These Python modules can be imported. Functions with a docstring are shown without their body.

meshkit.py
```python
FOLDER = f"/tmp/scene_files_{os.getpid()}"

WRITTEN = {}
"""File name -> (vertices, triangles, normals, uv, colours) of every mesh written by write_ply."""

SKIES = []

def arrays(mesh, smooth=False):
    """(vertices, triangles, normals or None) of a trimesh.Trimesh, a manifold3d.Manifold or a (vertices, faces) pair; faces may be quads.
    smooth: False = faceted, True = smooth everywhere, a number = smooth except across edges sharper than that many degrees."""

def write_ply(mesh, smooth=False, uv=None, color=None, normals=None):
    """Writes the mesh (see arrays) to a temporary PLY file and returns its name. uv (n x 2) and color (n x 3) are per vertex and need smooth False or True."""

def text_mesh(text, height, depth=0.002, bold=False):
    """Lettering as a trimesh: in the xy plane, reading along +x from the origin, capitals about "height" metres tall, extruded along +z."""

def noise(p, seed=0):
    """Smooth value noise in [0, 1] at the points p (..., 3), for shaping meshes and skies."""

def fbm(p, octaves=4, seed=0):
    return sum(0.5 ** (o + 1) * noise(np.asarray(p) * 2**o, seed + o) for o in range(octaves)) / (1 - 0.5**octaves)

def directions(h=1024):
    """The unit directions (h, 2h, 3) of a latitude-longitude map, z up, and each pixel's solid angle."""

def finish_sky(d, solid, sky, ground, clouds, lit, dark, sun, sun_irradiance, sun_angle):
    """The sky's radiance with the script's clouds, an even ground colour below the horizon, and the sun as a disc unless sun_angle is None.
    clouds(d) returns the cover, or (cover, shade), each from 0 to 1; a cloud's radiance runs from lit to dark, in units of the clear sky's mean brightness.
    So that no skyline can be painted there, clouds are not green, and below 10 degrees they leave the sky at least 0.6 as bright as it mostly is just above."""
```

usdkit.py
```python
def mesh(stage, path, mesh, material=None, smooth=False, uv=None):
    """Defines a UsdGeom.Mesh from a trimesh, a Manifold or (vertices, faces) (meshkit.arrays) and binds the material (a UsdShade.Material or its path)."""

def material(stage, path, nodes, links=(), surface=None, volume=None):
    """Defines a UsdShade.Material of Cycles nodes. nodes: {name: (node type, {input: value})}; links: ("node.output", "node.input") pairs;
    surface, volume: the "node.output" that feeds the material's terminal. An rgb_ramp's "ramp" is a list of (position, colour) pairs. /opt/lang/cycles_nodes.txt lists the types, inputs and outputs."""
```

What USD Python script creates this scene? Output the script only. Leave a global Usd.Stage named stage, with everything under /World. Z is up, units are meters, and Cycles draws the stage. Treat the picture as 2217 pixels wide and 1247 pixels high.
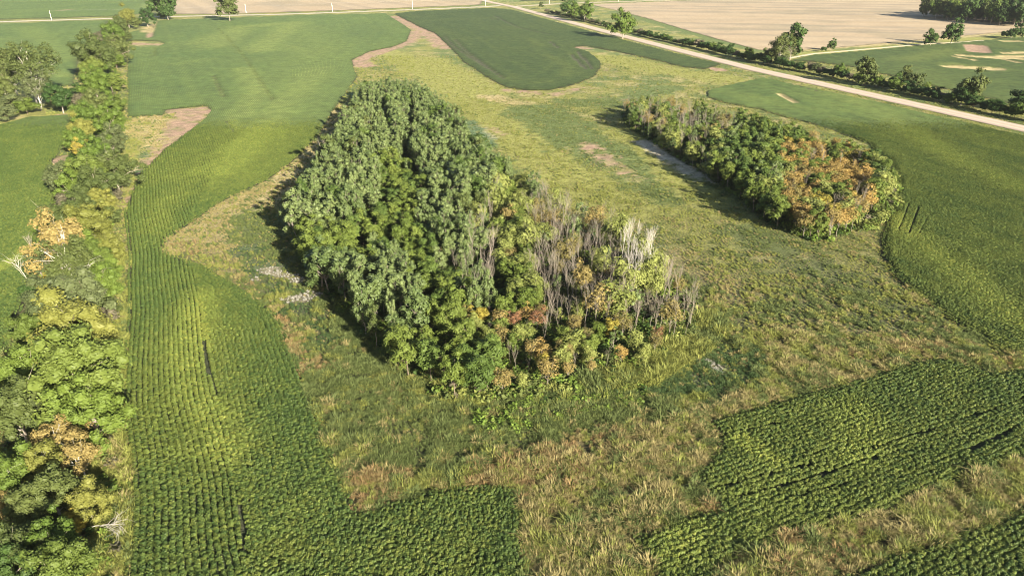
import math
import numpy as np
import shapely
import usdkit, meshkit
from pxr import Usd, UsdGeom, UsdShade, UsdLux, Gf, Sdf, Vt

stage = Usd.Stage.CreateInMemory()
UsdGeom.SetStageUpAxis(stage, 'Z')
UsdGeom.SetStageMetersPerUnit(stage, 1.0)
world = UsdGeom.Xform.Define(stage, '/World')
stage.SetDefaultPrim(world.GetPrim())
UsdGeom.Scope.Define(stage, '/World/Looks')
T = Sdf.ValueTypeNames

# ---------------------------------------------------------------- camera, sky, sun, exposure
CAM_H, PITCH, FPX, PW, PH = 60.0, math.radians(25.0), 1560.0, 2217.0, 1247.0
cam = UsdGeom.Camera.Define(stage, '/World/camera')
cam.AddTranslateOp().Set(Gf.Vec3d(0, 0, CAM_H))
cam.AddRotateXOp().Set(90 - math.degrees(PITCH))
cam.CreateHorizontalApertureAttr(36.0)
cam.CreateVerticalApertureAttr(36.0 * 575 / 1024)
cam.CreateFocalLengthAttr(36.0 * FPX / PW)
cam.CreateClippingRangeAttr(Gf.Vec2f(0.5, 20000))
cam.CreateExposureAttr(2.05)

SUN_EL = math.radians(20.5)
SUN_AZ = math.radians(-56.0)          # ccw from +x
sun_dir = np.array([math.cos(SUN_AZ) * math.cos(SUN_EL), math.sin(SUN_AZ) * math.cos(SUN_EL), math.sin(SUN_EL)])
sun = UsdLux.DistantLight.Define(stage, '/World/sun')
sun.CreateIntensityAttr(1.25)
sun.CreateNormalizeAttr(True)
sun.CreateAngleAttr(0.5)
sun.CreateColorAttr(Gf.Vec3f(1.0, 0.91, 0.76))
_q = Gf.Rotation(Gf.Vec3d(0, 0, 1), Gf.Vec3d(*map(float, sun_dir)))
sun.AddTransformOp().Set(Gf.Matrix4d(1.0).SetRotate(_q))

sky_mat = usdkit.material(stage, '/World/Looks/sky_look', {
    'sky': ('sky_texture', {'sky_type': 'single_scattering', 'sun_disc': False, 'sun_elevation': SUN_EL,
                            'sun_rotation': math.atan2(sun_dir[0], sun_dir[1]), 'altitude': 200.0,
                            'air_density': 1.0, 'aerosol_density': 1.5, 'ozone_density': 1.0}),
    'bg': ('background_shader', {'strength': 0.05}),
}, [('sky.color', 'bg.color')], surface='bg.background')
dome = UsdLux.DomeLight.Define(stage, '/World/sky')
UsdShade.MaterialBindingAPI.Apply(dome.GetPrim()).Bind(sky_mat)
HAZE_DENSITY = 0.000022

# ---------------------------------------------------------------- helpers
def key(prim, **kw):
    prim = prim.GetPrim() if hasattr(prim, 'GetPrim') else prim
    for k, v in kw.items():
        if v:
            prim.SetCustomDataByKey(k, v)
    return prim

_used = {}
def numbered(name):
    n = _used.get(name, -1) + 1
    _used[name] = n
    return name if n == 0 else f'{name}_{n:03d}'

def at(px, py, z=0.0):
    """Ground position (at height z) of a point surveyed in the photograph (its 2217 x 1247 pixels)."""
    u = (np.asarray(px, float) - PW / 2) / FPX
    v = (np.asarray(py, float) - PH / 2) / FPX
    dy = math.cos(PITCH) - v * math.sin(PITCH)
    dz = -math.sin(PITCH) - v * math.cos(PITCH)
    t = (z - CAM_H) / dz
    return np.stack([u * t, dy * t], -1)

def ppm(py):
    v = (py - PH / 2) / FPX
    return FPX * (math.sin(PITCH) + v * math.cos(PITCH)) / CAM_H

def topx(xy, z=0.0):
    xy = np.asarray(xy, float)
    h = CAM_H - z
    dep = xy[..., 1] * math.cos(PITCH) + h * math.sin(PITCH)
    dwn = -xy[..., 1] * math.sin(PITCH) + h * math.cos(PITCH)
    return np.stack([PW / 2 + FPX * xy[..., 0] / dep, PH / 2 + FPX * dwn / dep], -1)

def pts(lst, z=0.0):
    a = np.array(lst, float)
    return at(a[:, 0], a[:, 1], z)

def near_on_line(p, line, signed=False):
    """Distance to a polyline and the nearest point; signed: positive on its right side."""
    p = np.asarray(p, float)
    best = np.full(len(p), 1e18); q = np.zeros_like(p); sg = np.zeros(len(p))
    for a, b in zip(line[:-1], line[1:]):
        ab = b - a
        t = np.clip(((p - a) @ ab) / max(ab @ ab, 1e-12), 0, 1)
        c = a + t[:, None] * ab
        d = ((p - c) ** 2).sum(1)
        m = d < best
        best[m] = d[m]; q[m] = c[m]
        if signed:
            sg[m] = (ab[1] * (p[m, 0] - a[0]) - ab[0] * (p[m, 1] - a[1]))
    d = np.sqrt(best)
    return (np.where(sg >= 0, d, -d) if signed else d), q

def sstep(a, b, x):
    t = np.clip((x - a) / (b - a), 0, 1)
    return t * t * (3 - 2 * t)

def fbm2(p, scale, seed=0, octaves=4):
    p = np.asarray(p, float)
    return meshkit.fbm(np.concatenate([p / scale, np.full((len(p), 1), seed * 7.3 + 0.37)], 1), octaves, seed)

def stroke(p, px_line, width, z=0.0, soft=0.6):
    """Soft mask of a painted line or blob: points in photo pixels, width in metres."""
    line = pts(px_line, z)
    if len(line) == 1:
        line = np.vstack([line, line + 1e-3])
    d, _ = near_on_line(p, line)
    return 1 - sstep(width * (1 - soft), width * (1 + soft), d)

def inside(p, poly):
    return shapely.contains_xy(shapely.Polygon(poly).buffer(0), p[:, 0], p[:, 1])

def grid_in(poly, step, rng, jitter=0.45, ymax=None, margin=0.0):
    lo, hi = poly.min(0), poly.max(0)
    if ymax:
        hi = np.array([hi[0], min(hi[1], ymax)])
    if hi[1] <= lo[1]:
        return np.zeros((0, 2))
    x, y = np.meshgrid(np.arange(lo[0], hi[0], step), np.arange(lo[1], hi[1], step))
    p = np.stack([x.ravel(), y.ravel()], 1)
    p += rng.uniform(-jitter, jitter, p.shape) * step
    g = shapely.Polygon(poly).buffer(0)
    if margin:
        g = g.buffer(-margin)
    p = p[shapely.contains_xy(g, p[:, 0], p[:, 1])]
    return p

def in_view(p, pad=60, z=0.0):
    q = topx(p, z)
    return (q[:, 0] > -pad) & (q[:, 0] < PW + pad) & (q[:, 1] < PH + pad * 1.5) & (p[:, 1] > 5)

def add_mesh(path, v, f, mat=None, tint=None, extra=None, normals=None):
    m = UsdGeom.Mesh.Define(stage, path)
    m.CreatePointsAttr(Vt.Vec3fArray.FromNumpy(np.ascontiguousarray(v, np.float32)))
    f = np.asarray(f)
    m.CreateFaceVertexCountsAttr(Vt.IntArray.FromNumpy(np.full(len(f), f.shape[1], np.int32)))
    m.CreateFaceVertexIndicesAttr(Vt.IntArray.FromNumpy(np.ascontiguousarray(f, np.int32).ravel()))
    m.CreateSubdivisionSchemeAttr('none')
    api = UsdGeom.PrimvarsAPI(m)
    if tint is not None:
        api.CreatePrimvar('tint', T.Color3fArray, 'vertex').Set(Vt.Vec3fArray.FromNumpy(np.ascontiguousarray(tint, np.float32)))
    for k, a in (extra or {}).items():
        api.CreatePrimvar(k, T.FloatArray, 'vertex').Set(Vt.FloatArray.FromNumpy(np.ascontiguousarray(a, np.float32)))
    if normals is not None:
        m.CreateNormalsAttr(Vt.Vec3fArray.FromNumpy(np.ascontiguousarray(normals, np.float32)))
        m.SetNormalsInterpolation('vertex')
    if mat is not None:
        UsdShade.MaterialBindingAPI.Apply(m.GetPrim()).Bind(mat)
    return m

import trimesh

def join(parts):
    v, f, o = [], [], 0
    for a, b in parts:
        v.append(a); f.append(b + o); o += len(a)
    return np.vstack(v), np.vstack(f)

def smooth_normals(v, f):
    n = np.zeros_like(v)
    fn = np.cross(v[f[:, 1]] - v[f[:, 0]], v[f[:, 2]] - v[f[:, 0]])
    for k in range(f.shape[1]):
        np.add.at(n, f[:, k], fn)
    return n / np.maximum(np.linalg.norm(n, axis=1, keepdims=True), 1e-9)

# ---------------------------------------------------------------- materials
def mat(name, nodes, links, surface='p.BSDF', volume=None):
    return usdkit.material(stage, '/World/Looks/' + name, nodes, links, surface=surface, volume=volume)

def tinted(name, scales, bump_scale, bump, contrast, rows=False, lay=(1, 1, 1), spec=0.2):
    """A surface coloured by the mesh's own colour, with grain at several sizes, relief, and optional drill rows."""
    nodes = {
        'geo': ('geometry', {}), 'att': ('attribute', {'attribute': 'tint'}),
        'map': ('mapping', {'scale': lay}),
        'n1': ('noise_texture', {'scale': scales[0], 'detail': 5.0, 'roughness': 0.65}),
        'n2': ('noise_texture', {'scale': scales[1], 'detail': 4.0, 'roughness': 0.7}),
        'r1': ('map_range', {'from_min': 0.3, 'from_max': 0.7, 'to_min': 1 - contrast, 'to_max': 1 + contrast}),
        'r2': ('map_range', {'from_min': 0.3, 'from_max': 0.7, 'to_min': 1 - contrast, 'to_max': 1 + contrast}),
        'mm': ('math', {'math_type': 'multiply'}),
        'mul': ('mix_color', {'blend_type': 'multiply', 'fac': 1.0, 'use_clamp': False}),
        'nb': ('noise_texture', {'scale': bump_scale, 'detail': 4.0, 'roughness': 0.7}),
        'bump': ('bump', {'strength': 1.0, 'distance': bump}),
        'p': ('principled_bsdf', {'roughness': 0.85, 'specular_ior_level': spec}),
    }
    links = [('geo.position', 'map.vector'), ('map.vector', 'n1.vector'), ('map.vector', 'n2.vector'), ('geo.position', 'nb.vector'),
             ('n1.fac', 'r1.value'), ('n2.fac', 'r2.value'), ('r1.result', 'mm.value1'), ('r2.result', 'mm.value2'),
             ('att.color', 'mul.a'), ('mm.value', 'mul.b'), ('nb.fac', 'bump.height'), ('bump.normal', 'p.normal')]
    if rows:
        nodes |= {
            'ph': ('attribute', {'attribute': 'phase'}), 'am': ('attribute', {'attribute': 'rowamp'}),
            'k': ('math', {'math_type': 'multiply', 'value2': 2 * math.pi / 0.76}), 'sn': ('math', {'math_type': 'sine'}),
            'sr': ('map_range', {'from_min': 0.35, 'from_max': 0.95, 'to_min': 0.0, 'to_max': 1.0, 'clamp': True}),
            'sa': ('math', {'math_type': 'multiply'}),
            'soil': ('mix_color', {'blend_type': 'mix', 'b': (0.055, 0.07, 0.025), 'use_clamp': False}),  # row gaps: soil colour with the gap shade painted in
        }
        links += [('ph.fac', 'k.value1'), ('k.value', 'sn.value1'), ('sn.value', 'sr.value'), ('sr.result', 'sa.value1'), ('am.fac', 'sa.value2'),
                  ('sa.value', 'soil.fac'), ('mul.result', 'soil.a'), ('soil.result', 'p.base_color')]
    else:
        links += [('mul.result', 'p.base_color')]
    return mat(name, nodes, links)

M_ground = tinted('meadow_ground', (0.35, 2.2), 1.4, 0.35, 0.34)
M_field = tinted('crop_canopy', (0.22, 1.6), 1.6, 0.35, 0.30, rows=True)
M_stubble = tinted('harvested_soil', (0.25, 2.0), 1.5, 0.08, 0.12)
M_road = tinted('gravel', (0.4, 4.0), 6.0, 0.03, 0.09)

def leafy(name, dark, light, trans=0.25, rough=0.55, spec=0.3):
    trans, spec = trans * 0.55, spec * 0.5
    return mat(name, {
        'geo': ('geometry', {}), 'oi': ('object_info', {}),
        'nz': ('noise_texture', {'scale': 0.35, 'detail': 2.0}),
        'a': ('math', {'math_type': 'multiply_add', 'value2': 0.5, 'value3': -0.12}),
        'b': ('math', {'math_type': 'multiply_add', 'value2': 0.4}),
        'c': ('math', {'math_type': 'multiply_add', 'value2': 0.35, 'use_clamp': True}),
        'ramp': ('rgb_ramp', {'ramp': [(0, dark), (1, light)]}),
        'p': ('principled_bsdf', {'roughness': rough, 'specular_ior_level': spec}),
        't': ('translucent_bsdf', {}), 'mx': ('mix_closure', {'fac': trans}),
    }, [('geo.random_per_island', 'a.value1'), ('a.value', 'b.value3'), ('oi.random', 'b.value1'), ('geo.position', 'nz.vector'),
        ('nz.fac', 'c.value1'), ('b.value', 'c.value3'), ('c.value', 'ramp.fac'), ('ramp.color', 'p.base_color'), ('ramp.color', 't.color'),
        ('p.BSDF', 'mx.closure1'), ('t.BSDF', 'mx.closure2')], surface='mx.closure')

LEAF = {k: leafy('leaves_' + k, tuple(c * 0.70 for c in d), tuple(c * 0.86 for c in l), *r) for k, (d, l, *r) in {
    'cottonwood': ((0.078, 0.115, 0.033), (0.20, 0.242, 0.088), 0.2, 0.45, 0.4),
    'willow': ((0.09, 0.13, 0.022), (0.18, 0.22, 0.045), 0.3),
    'willow_dark': ((0.06, 0.10, 0.02), (0.125, 0.17, 0.035), 0.25),
    'willow_pale': ((0.16, 0.19, 0.045), (0.28, 0.30, 0.085), 0.3),
    'yellowgreen': ((0.115, 0.13, 0.026), (0.24, 0.235, 0.055), 0.3),
    'green': ((0.07, 0.115, 0.018), (0.15, 0.195, 0.035), 0.25),
    'brightgreen': ((0.08, 0.118, 0.021), (0.165, 0.20, 0.043), 0.3),
    'darkgreen': ((0.03, 0.065, 0.014), (0.075, 0.115, 0.026), 0.2),
    'olive': ((0.07, 0.09, 0.032), (0.13, 0.15, 0.06), 0.2),
    'olivegreen': ((0.062, 0.086, 0.023), (0.135, 0.155, 0.042), 0.25),
    'gold': ((0.23, 0.20, 0.035), (0.40, 0.32, 0.06), 0.3),
    'orange': ((0.24, 0.18, 0.055), (0.56, 0.36, 0.105), 0.3),
    'lush': ((0.12, 0.19, 0.03), (0.24, 0.31, 0.06), 0.3),
    'rust': ((0.20, 0.105, 0.05), (0.31, 0.16, 0.08), 0.25),
    'tanorange': ((0.15, 0.14, 0.045), (0.40, 0.285, 0.10), 0.3),
    'mauve': ((0.095, 0.09, 0.05), (0.20, 0.17, 0.115), 0.15),
}.items()}
GRASS = {k: leafy('blades_' + k, d, tuple(c * 1.12 for c in l), 0.4, 0.6, 0.2) for k, (d, l) in {
    'green': ((0.085, 0.112, 0.034), (0.165, 0.19, 0.068)),
    'yellowgreen': ((0.155, 0.175, 0.04), (0.28, 0.28, 0.085)),
    'straw': ((0.21, 0.18, 0.075), (0.35, 0.295, 0.13)),
    'rust': ((0.19, 0.135, 0.06), (0.32, 0.215, 0.10)),
    'sedge': ((0.045, 0.08, 0.026), (0.10, 0.14, 0.055)),
    'pale': ((0.30, 0.29, 0.24), (0.48, 0.46, 0.40)),
}.items()}
SOY = [leafy(f'soybean_leaves_{i}', tuple(np.array(d) * ((0.88, 0.80, 0.95) if i < 3 else (0.80, 0.86, 1.1))), tuple(np.array(l) * ((1.0, 0.91, 1.05) if i < 3 else (0.92, 0.99, 1.2))), 0.25, 0.5, 0.35) for i, (d, l) in enumerate([
    ((0.042, 0.080, 0.016), (0.090, 0.140, 0.030)),
    ((0.060, 0.100, 0.018), (0.118, 0.168, 0.034)),
    ((0.085, 0.122, 0.020), (0.150, 0.192, 0.038)),
    ((0.120, 0.148, 0.022), (0.195, 0.220, 0.042)),
    ((0.165, 0.180, 0.026), (0.270, 0.275, 0.050)),
])]
def plain(name, color, rough=0.8, grain=0.25, scale=6.0):
    return mat(name, {'geo': ('geometry', {}), 'n': ('noise_texture', {'scale': scale, 'detail': 4.0}),
                      'ramp': ('rgb_ramp', {'ramp': [(0.3, tuple(c * (1 - grain) for c in color)), (0.7, tuple(min(c * (1 + grain), 0.9) for c in color))]}),
                      'p': ('principled_bsdf', {'roughness': rough, 'specular_ior_level': 0.2})},
               [('geo.position', 'n.vector'), ('n.fac', 'ramp.fac'), ('ramp.color', 'p.base_color')])
BARK = {'grey': plain('bark_grey', (0.22, 0.19, 0.15)), 'white': plain('bark_white', (0.31, 0.29, 0.245)),
        'pale': plain('bark_pale', (0.185, 0.16, 0.125)), 'brown': plain('bark_brown', (0.14, 0.11, 0.08))}
M_pole = plain('weathered_pole_wood', (0.62, 0.58, 0.52))
M_metal = plain('galvanised_metal', (0.4, 0.4, 0.4), 0.5)
M_wire = plain('wire_metal', (0.5, 0.5, 0.5), 0.5)

# ---------------------------------------------------------------- survey of the fields (photo pixels)
ROAD_R = [(940, -30), (1060, 5), (1110, 15), (1300, 66), (1480, 112), (1640, 152), (1900, 209), (2217, 279), (2700, 383)]
ROAD_X = [(-500, 64), (0, 48), (240, 41), (350, 37), (600, 32), (740, 27.5), (900, 21.5), (1050, 15.5), (1085, 13)]
ROAD_X2 = [(1110, 15), (1190, 10), (1300, 5.5), (1480, 0.5), (1700, -6)]
LANE = [(1705, 127), (1760, 117), (1900, 105), (2000, 96), (2085, 92), (2130, 88)]
A_left = [(272, 1500), (266, 1247), (276, 1100), (270, 1000), (259, 900), (262, 820), (276, 680), (275, 600), (278, 560), (272, 500), (268, 465)]
A_left_full = A_left + [(283, 425), (300, 380), (350, 330), (440, 262), (458, 240), (450, 229), (358, 238), (356, 250), (276, 254), (276, 150), (279, 102), (335, 104), (358, 96), (345, 90), (279, 88), (280, 72), (330, 62), (345, 46)]
A_right = [(560, 38), (740, 33), (835, 31), (870, 52), (890, 66), (880, 90), (850, 102), (800, 112), (762, 130), (766, 150), (774, 165), (750, 200), (722, 240), (690, 292), (640, 345), (575, 393), (480, 437), (425, 475), (360, 520), (354, 545), (400, 566), (440, 575), (500, 612), (560, 650), (608, 690), (628, 740), (652, 800), (688, 890), (712, 960), (735, 1010), (758, 1070), (776, 1106)]
A_bot = [(840, 1090), (930, 1066), (1000, 1048), (1070, 1042), (1108, 1052), (1128, 1075), (1142, 1100), (1145, 1150), (1141, 1190), (1150, 1247), (1155, 1500)]
F_A = A_left_full + A_right + A_bot
F_B = [(1530, 200), (1560, 190), (1650, 170), (1760, 193), (1900, 224), (2050, 258), (2217, 296), (2600, 385), (2700, 800), (2217, 775), (2130, 740), (2060, 690), (1990, 640), (1940, 600), (1915, 570), (1908, 530), (1915, 490), (1940, 440), (1947, 395), (1930, 350), (1880, 312), (1830, 292), (1750, 266), (1640, 236), (1570, 223), (1532, 210)]
F_C = [(1530, 915), (1600, 892), (1750, 852), (1900, 806), (1990, 784), (2050, 777), (2100, 794), (2150, 812), (2217, 797), (2500, 720), (2500, 900), (2217, 1000), (2130, 1032), (2046, 1060), (1929, 1117), (1746, 1166), (1680, 1197), (1580, 1217), (1560, 1260), (1540, 1420), (1420, 1420), (1407, 1250), (1375, 1205), (1373, 1165), (1437, 1132), (1479, 1119), (1550, 1099), (1510, 1062), (1497, 1018), (1547, 978), (1556, 945), (1540, 930)]
F_D = [(2217, 1089), (2062, 1156), (1913, 1203), (1830, 1240), (1700, 1420), (2600, 1420), (2600, 940)]
F_E = [(853, 31), (880, 44), (907, 58), (943, 73), (974, 103), (1007, 137), (1040, 157), (1070, 177), (1100, 190), (1140, 196), (1190, 196), (1240, 185), (1284, 167), (1302, 147), (1297, 130), (1274, 113), (1238, 103), (1268, 100), (1340, 113), (1407, 128), (1480, 146), (1528, 150), (1562, 140), (1480, 121), (1300, 75), (1110, 23), (1065, 18.5), (900, 26)]
F_F = [(-500, 72), (0, 53), (200, 46), (236, 45), (215, 70), (190, 90), (172, 120), (165, 150), (158, 185), (120, 188), (95, 188), (60, 150), (0, 150), (-500, 190)]
F_G = [(-500, 290), (0, 272), (60, 256), (100, 254), (155, 250), (146, 300), (112, 352), (118, 430), (100, 468), (84, 540), (62, 640), (40, 690), (15, 760), (-20, 850), (-500, 900)]
F_H = [(-700, 10), (-400, -25), (250, -20), (318, 2), (340, 18), (322, 30), (246, 36), (0, 43), (-700, 66)]
F_I = [(372, 31), (365, 15), (385, -5), (420, -40), (930, -40), (1045, 2), (1040, 11), (740, 23), (480, 31.5)]
F_J = [(1275, 10), (1480, 2), (1700, -4), (2000, -28), (2600, -28), (2600, 55), (2217, 66), (2000, 86), (1830, 102), (1730, 109), (1690, 112), (1640, 108), (1560, 87), (1480, 64), (1400, 40), (1330, 22)]
F_K = [(1712, 132), (1760, 121), (1900, 109), (2000, 100), (2110, 91), (2180, 85), (2217, 83), (2600, 78), (2600, 330), (2217, 232), (2050, 193), (1850, 146), (1760, 134)]
F_L = [(1130, 3), (1300, 0), (1500, -6), (1650, -14), (1500, -45), (1000, -45), (1060, -18)]
GROVE_1 = [(795, 215), (900, 222), (965, 265), (1020, 335), (1085, 400), (1165, 450), (1285, 505), (1400, 585), (1468, 635), (1505, 715), (1440, 768), (1330, 808), (1200, 838), (1090, 866), (955, 866), (880, 815), (800, 745), (725, 660), (665, 585), (640, 520), (665, 450), (725, 350), (765, 270)]
GROVE_2 = [(1345, 245), (1420, 244), (1520, 262), (1640, 300), (1760, 335), (1850, 362), (1905, 400), (1900, 450), (1865, 492), (1800, 522), (1745, 520), (1660, 486), (1610, 440), (1560, 402), (1500, 365), (1420, 315), (1355, 272)]

rng = np.random.default_rng(20240917)
P = {k: pts(v, 0.0) for k, v in dict(A=F_A, B=F_B, C=F_C, D=F_D, E=F_E, F=F_F, G=F_G, H=F_H, I=F_I, J=F_J, K=F_K, L=F_L, g1=GROVE_1, g2=GROVE_2).items()}

def ragged(poly, amp, seed):
    ring = np.vstack([poly, poly[:1]])
    seg = np.r_[0, np.cumsum(np.linalg.norm(np.diff(ring, axis=0), axis=1))]
    s = np.arange(0, seg[-1], 2.2)
    c = np.stack([np.interp(s, seg, ring[:, 0]), np.interp(s, seg, ring[:, 1])], 1)
    return c + np.stack([fbm2(c, 5.0, seed, 3) - 0.5, fbm2(c, 5.0, seed + 1, 3) - 0.5], 1) * 2 * amp
for _k, _a in dict(A=0.5, B=1.5, C=0.7, D=0.8, E=1.2, F=1.0, G=0.7, K=1.2).items():
    _q = ragged(P[_k], _a, ord(_k))
    _q = shapely.Polygon(_q).buffer(0)
    if _q.geom_type != 'Polygon':
        _q = max(_q.geoms, key=lambda g: g.area)
    P[_k] = np.array(_q.exterior.coords)[:-1]

# ---------------------------------------------------------------- ground
C_yg, C_green, C_straw = np.array([0.215, 0.215, 0.06]), np.array([0.105, 0.135, 0.042]), np.array([0.33, 0.27, 0.13])
C_soil, C_pale, C_dgreen = np.array([0.275, 0.185, 0.125]), np.array([0.45, 0.42, 0.36]), np.array([0.055, 0.085, 0.025])
C_pale = np.array([0.38, 0.335, 0.245])
C_rust, C_sedge = np.array([0.24, 0.16, 0.07]), np.array([0.09, 0.135, 0.065])

MEADOW = [  # (what, photo line, width in m, strength)
    ('straw', [(380, 525), (480, 470), (570, 410)], 9, .9), ('straw', [(600, 390), (690, 310), (740, 230)], 5, .7),
    ('rust', [(420, 530), (520, 560), (580, 600)], 6, .6), ('straw', [(470, 520), (560, 590)], 6, .6),
    ('rust', [(630, 700), (690, 770), (680, 850)], 5, .75), ('rust', [(790, 1075), (840, 1030)], 4, .8),
    ('green', [(560, 470), (600, 560), (700, 680), (820, 800)], 7, .75), ('green', [(760, 840), (900, 930), (1000, 960)], 9, .8),
    ('sedge', [(540, 540), (620, 640), (700, 740)], 4, .6),
    ('pale', [(585, 585), (640, 605)], 2.0, .9), ('pale', [(625, 648), (680, 640)], 2.0, .9), ('pale', [(555, 605)], 1.2, .8),
    ('rust', [(1200, 1060), (1300, 980), (1420, 950)], 13, .75), ('rust', [(1250, 1180), (1400, 1080), (1500, 1010)], 10, .6),
    ('straw', [(1180, 1240), (1300, 1120), (1500, 950), (1700, 860), (1900, 790)], 9, .62),
    ('straw', [(1650, 700), (1850, 750), (2150, 800)], 11, .55), ('rust', [(1850, 760), (2000, 740), (2180, 790)], 5, .5),
    ('straw', [(1500, 560), (1600, 640), (1650, 700)], 9, .5), ('rust', [(1500, 760), (1600, 690)], 5, .45),
    ('green', [(1060, 930), (1200, 890), (1400, 860)], 6, .85), ('sedge', [(1420, 818), (1490, 800), (1555, 782)], 8.0, 1.),
    ('pale', [(1540, 785), (1555, 800)], 1.5, .7),
    ('straw', [(1600, 1240), (1800, 1175), (2000, 1090), (2217, 1030)], 7, .8), ('rust', [(1700, 1210), (1840, 1140)], 4, .5),
    ('yg', [(2000, 1130), (2217, 1040)], 3, .6),
    ('yg', [(830, 110), (950, 170), (1080, 260), (1200, 360), (1350, 450)], 12, .85), ('yg', [(920, 130), (1040, 200)], 14, .9),
    ('yg', [(1320, 125), (1420, 150), (1560, 170)], 14, .85), ('straw', [(1060, 210), (1180, 235)], 7, .7),
    ('green', [(1160, 240), (1260, 300), (1400, 360), (1500, 420)], 15, .85), ('green', [(1230, 220), (1330, 225), (1450, 190)], 9, .75),
    ('yg', [(1340, 285), (1420, 330), (1480, 400), (1600, 470)], 7, .7), ('yg', [(1450, 470), (1620, 560), (1720, 620)], 10, .5),
    ('green', [(1600, 500), (1700, 540), (1800, 600), (1900, 680)], 8, .6), ('green', [(1560, 720), (1720, 660)], 6, .5),
    ('soil', [(1270, 312), (1310, 345), (1340, 365)], 4.5, .56), ('soil', [(1340, 365), (1385, 392)], 3.5, .48), ('soil', [(1100, 195), (1200, 205), (1270, 190)], 4, .55),
    ('soil', [(1290, 205), (1330, 215), (1370, 215)], 3, .4), ('soil', [(1040, 270), (1090, 290)], 3, .4),
    ('soil', [(1310, 140), (1325, 155)], 4, .4),
    ('pale', [(1398, 308), (1440, 335), (1500, 360), (1560, 392), (1600, 398)], 3.6, .95), ('pale', [(1440, 340), (1520, 385)], 4, .6),
    ('pale', [(1030, 270), (1060, 300)], 2.6, .6), ('sedge', [(1010, 265), (1050, 315)], 5, .7),
    ('soil', [(862, 37), (915, 62), (950, 82), (972, 102)], 10, 1.), ('soil', [(900, 70), (880, 90), (850, 102), (790, 120), (768, 132), (790, 142)], 8, .9),
    ('soil', [(285, 95), (355, 97)], 5, .9), ('soil', [(435, 238), (400, 262), (365, 310), (335, 360), (302, 405), (282, 440)], 7.0, .95),
    ('soil', [(380, 240), (430, 240)], 6, .9), ('straw', [(320, 255), (310, 300), (290, 340)], 8, .7), ('yg', [(285, 300), (272, 400), (262, 480)], 4, .6),
    ('sedge', [(320, 320), (300, 370)], 2.5, .5),
    ('straw', [(258, 640), (250, 700), (256, 600)], 1.7, .8), ('yg', [(250, 560), (245, 720), (240, 900), (235, 1240)], 3, .7),
    ('straw', [(235, 900), (240, 1000)], 1.6, .6), ('straw', [(320, 62), (345, 52)], 6, .7),
    ('soil', [(116, 352), (135, 340)], 2.6, .9), ('soil', [(118, 430), (112, 462)], 1.4, 1.), ('soil', [(58, 640), (48, 680)], 1.3, 1.),
    ('yg', [(0, 268), (80, 255), (160, 245)], 5, .9), ('soil', [(90, 254), (135, 249)], 2.2, .7),
    ('green', [(1330, 25), (1480, 66), (1620, 105)], 7, .95), ('straw', [(1260, 103)], 9, .0), ('soil', [(1245, 102), (1265, 105)], 6, .95),
    ('soil', [(1545, 148), (1560, 152)], 5, .8),
    ('straw', [(1720, 108), (1850, 99), (2000, 88), (2217, 66)], 8, .75), ('yg', [(2050, 88), (2130, 82), (2217, 76)], 6, .8), ('yg', [(1720, 118), (1800, 112)], 6, .8),
]
COLS = dict(straw=C_straw, rust=C_rust, green=C_green, sedge=C_sedge, yg=C_yg, pale=C_pale, soil=C_soil)

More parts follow.
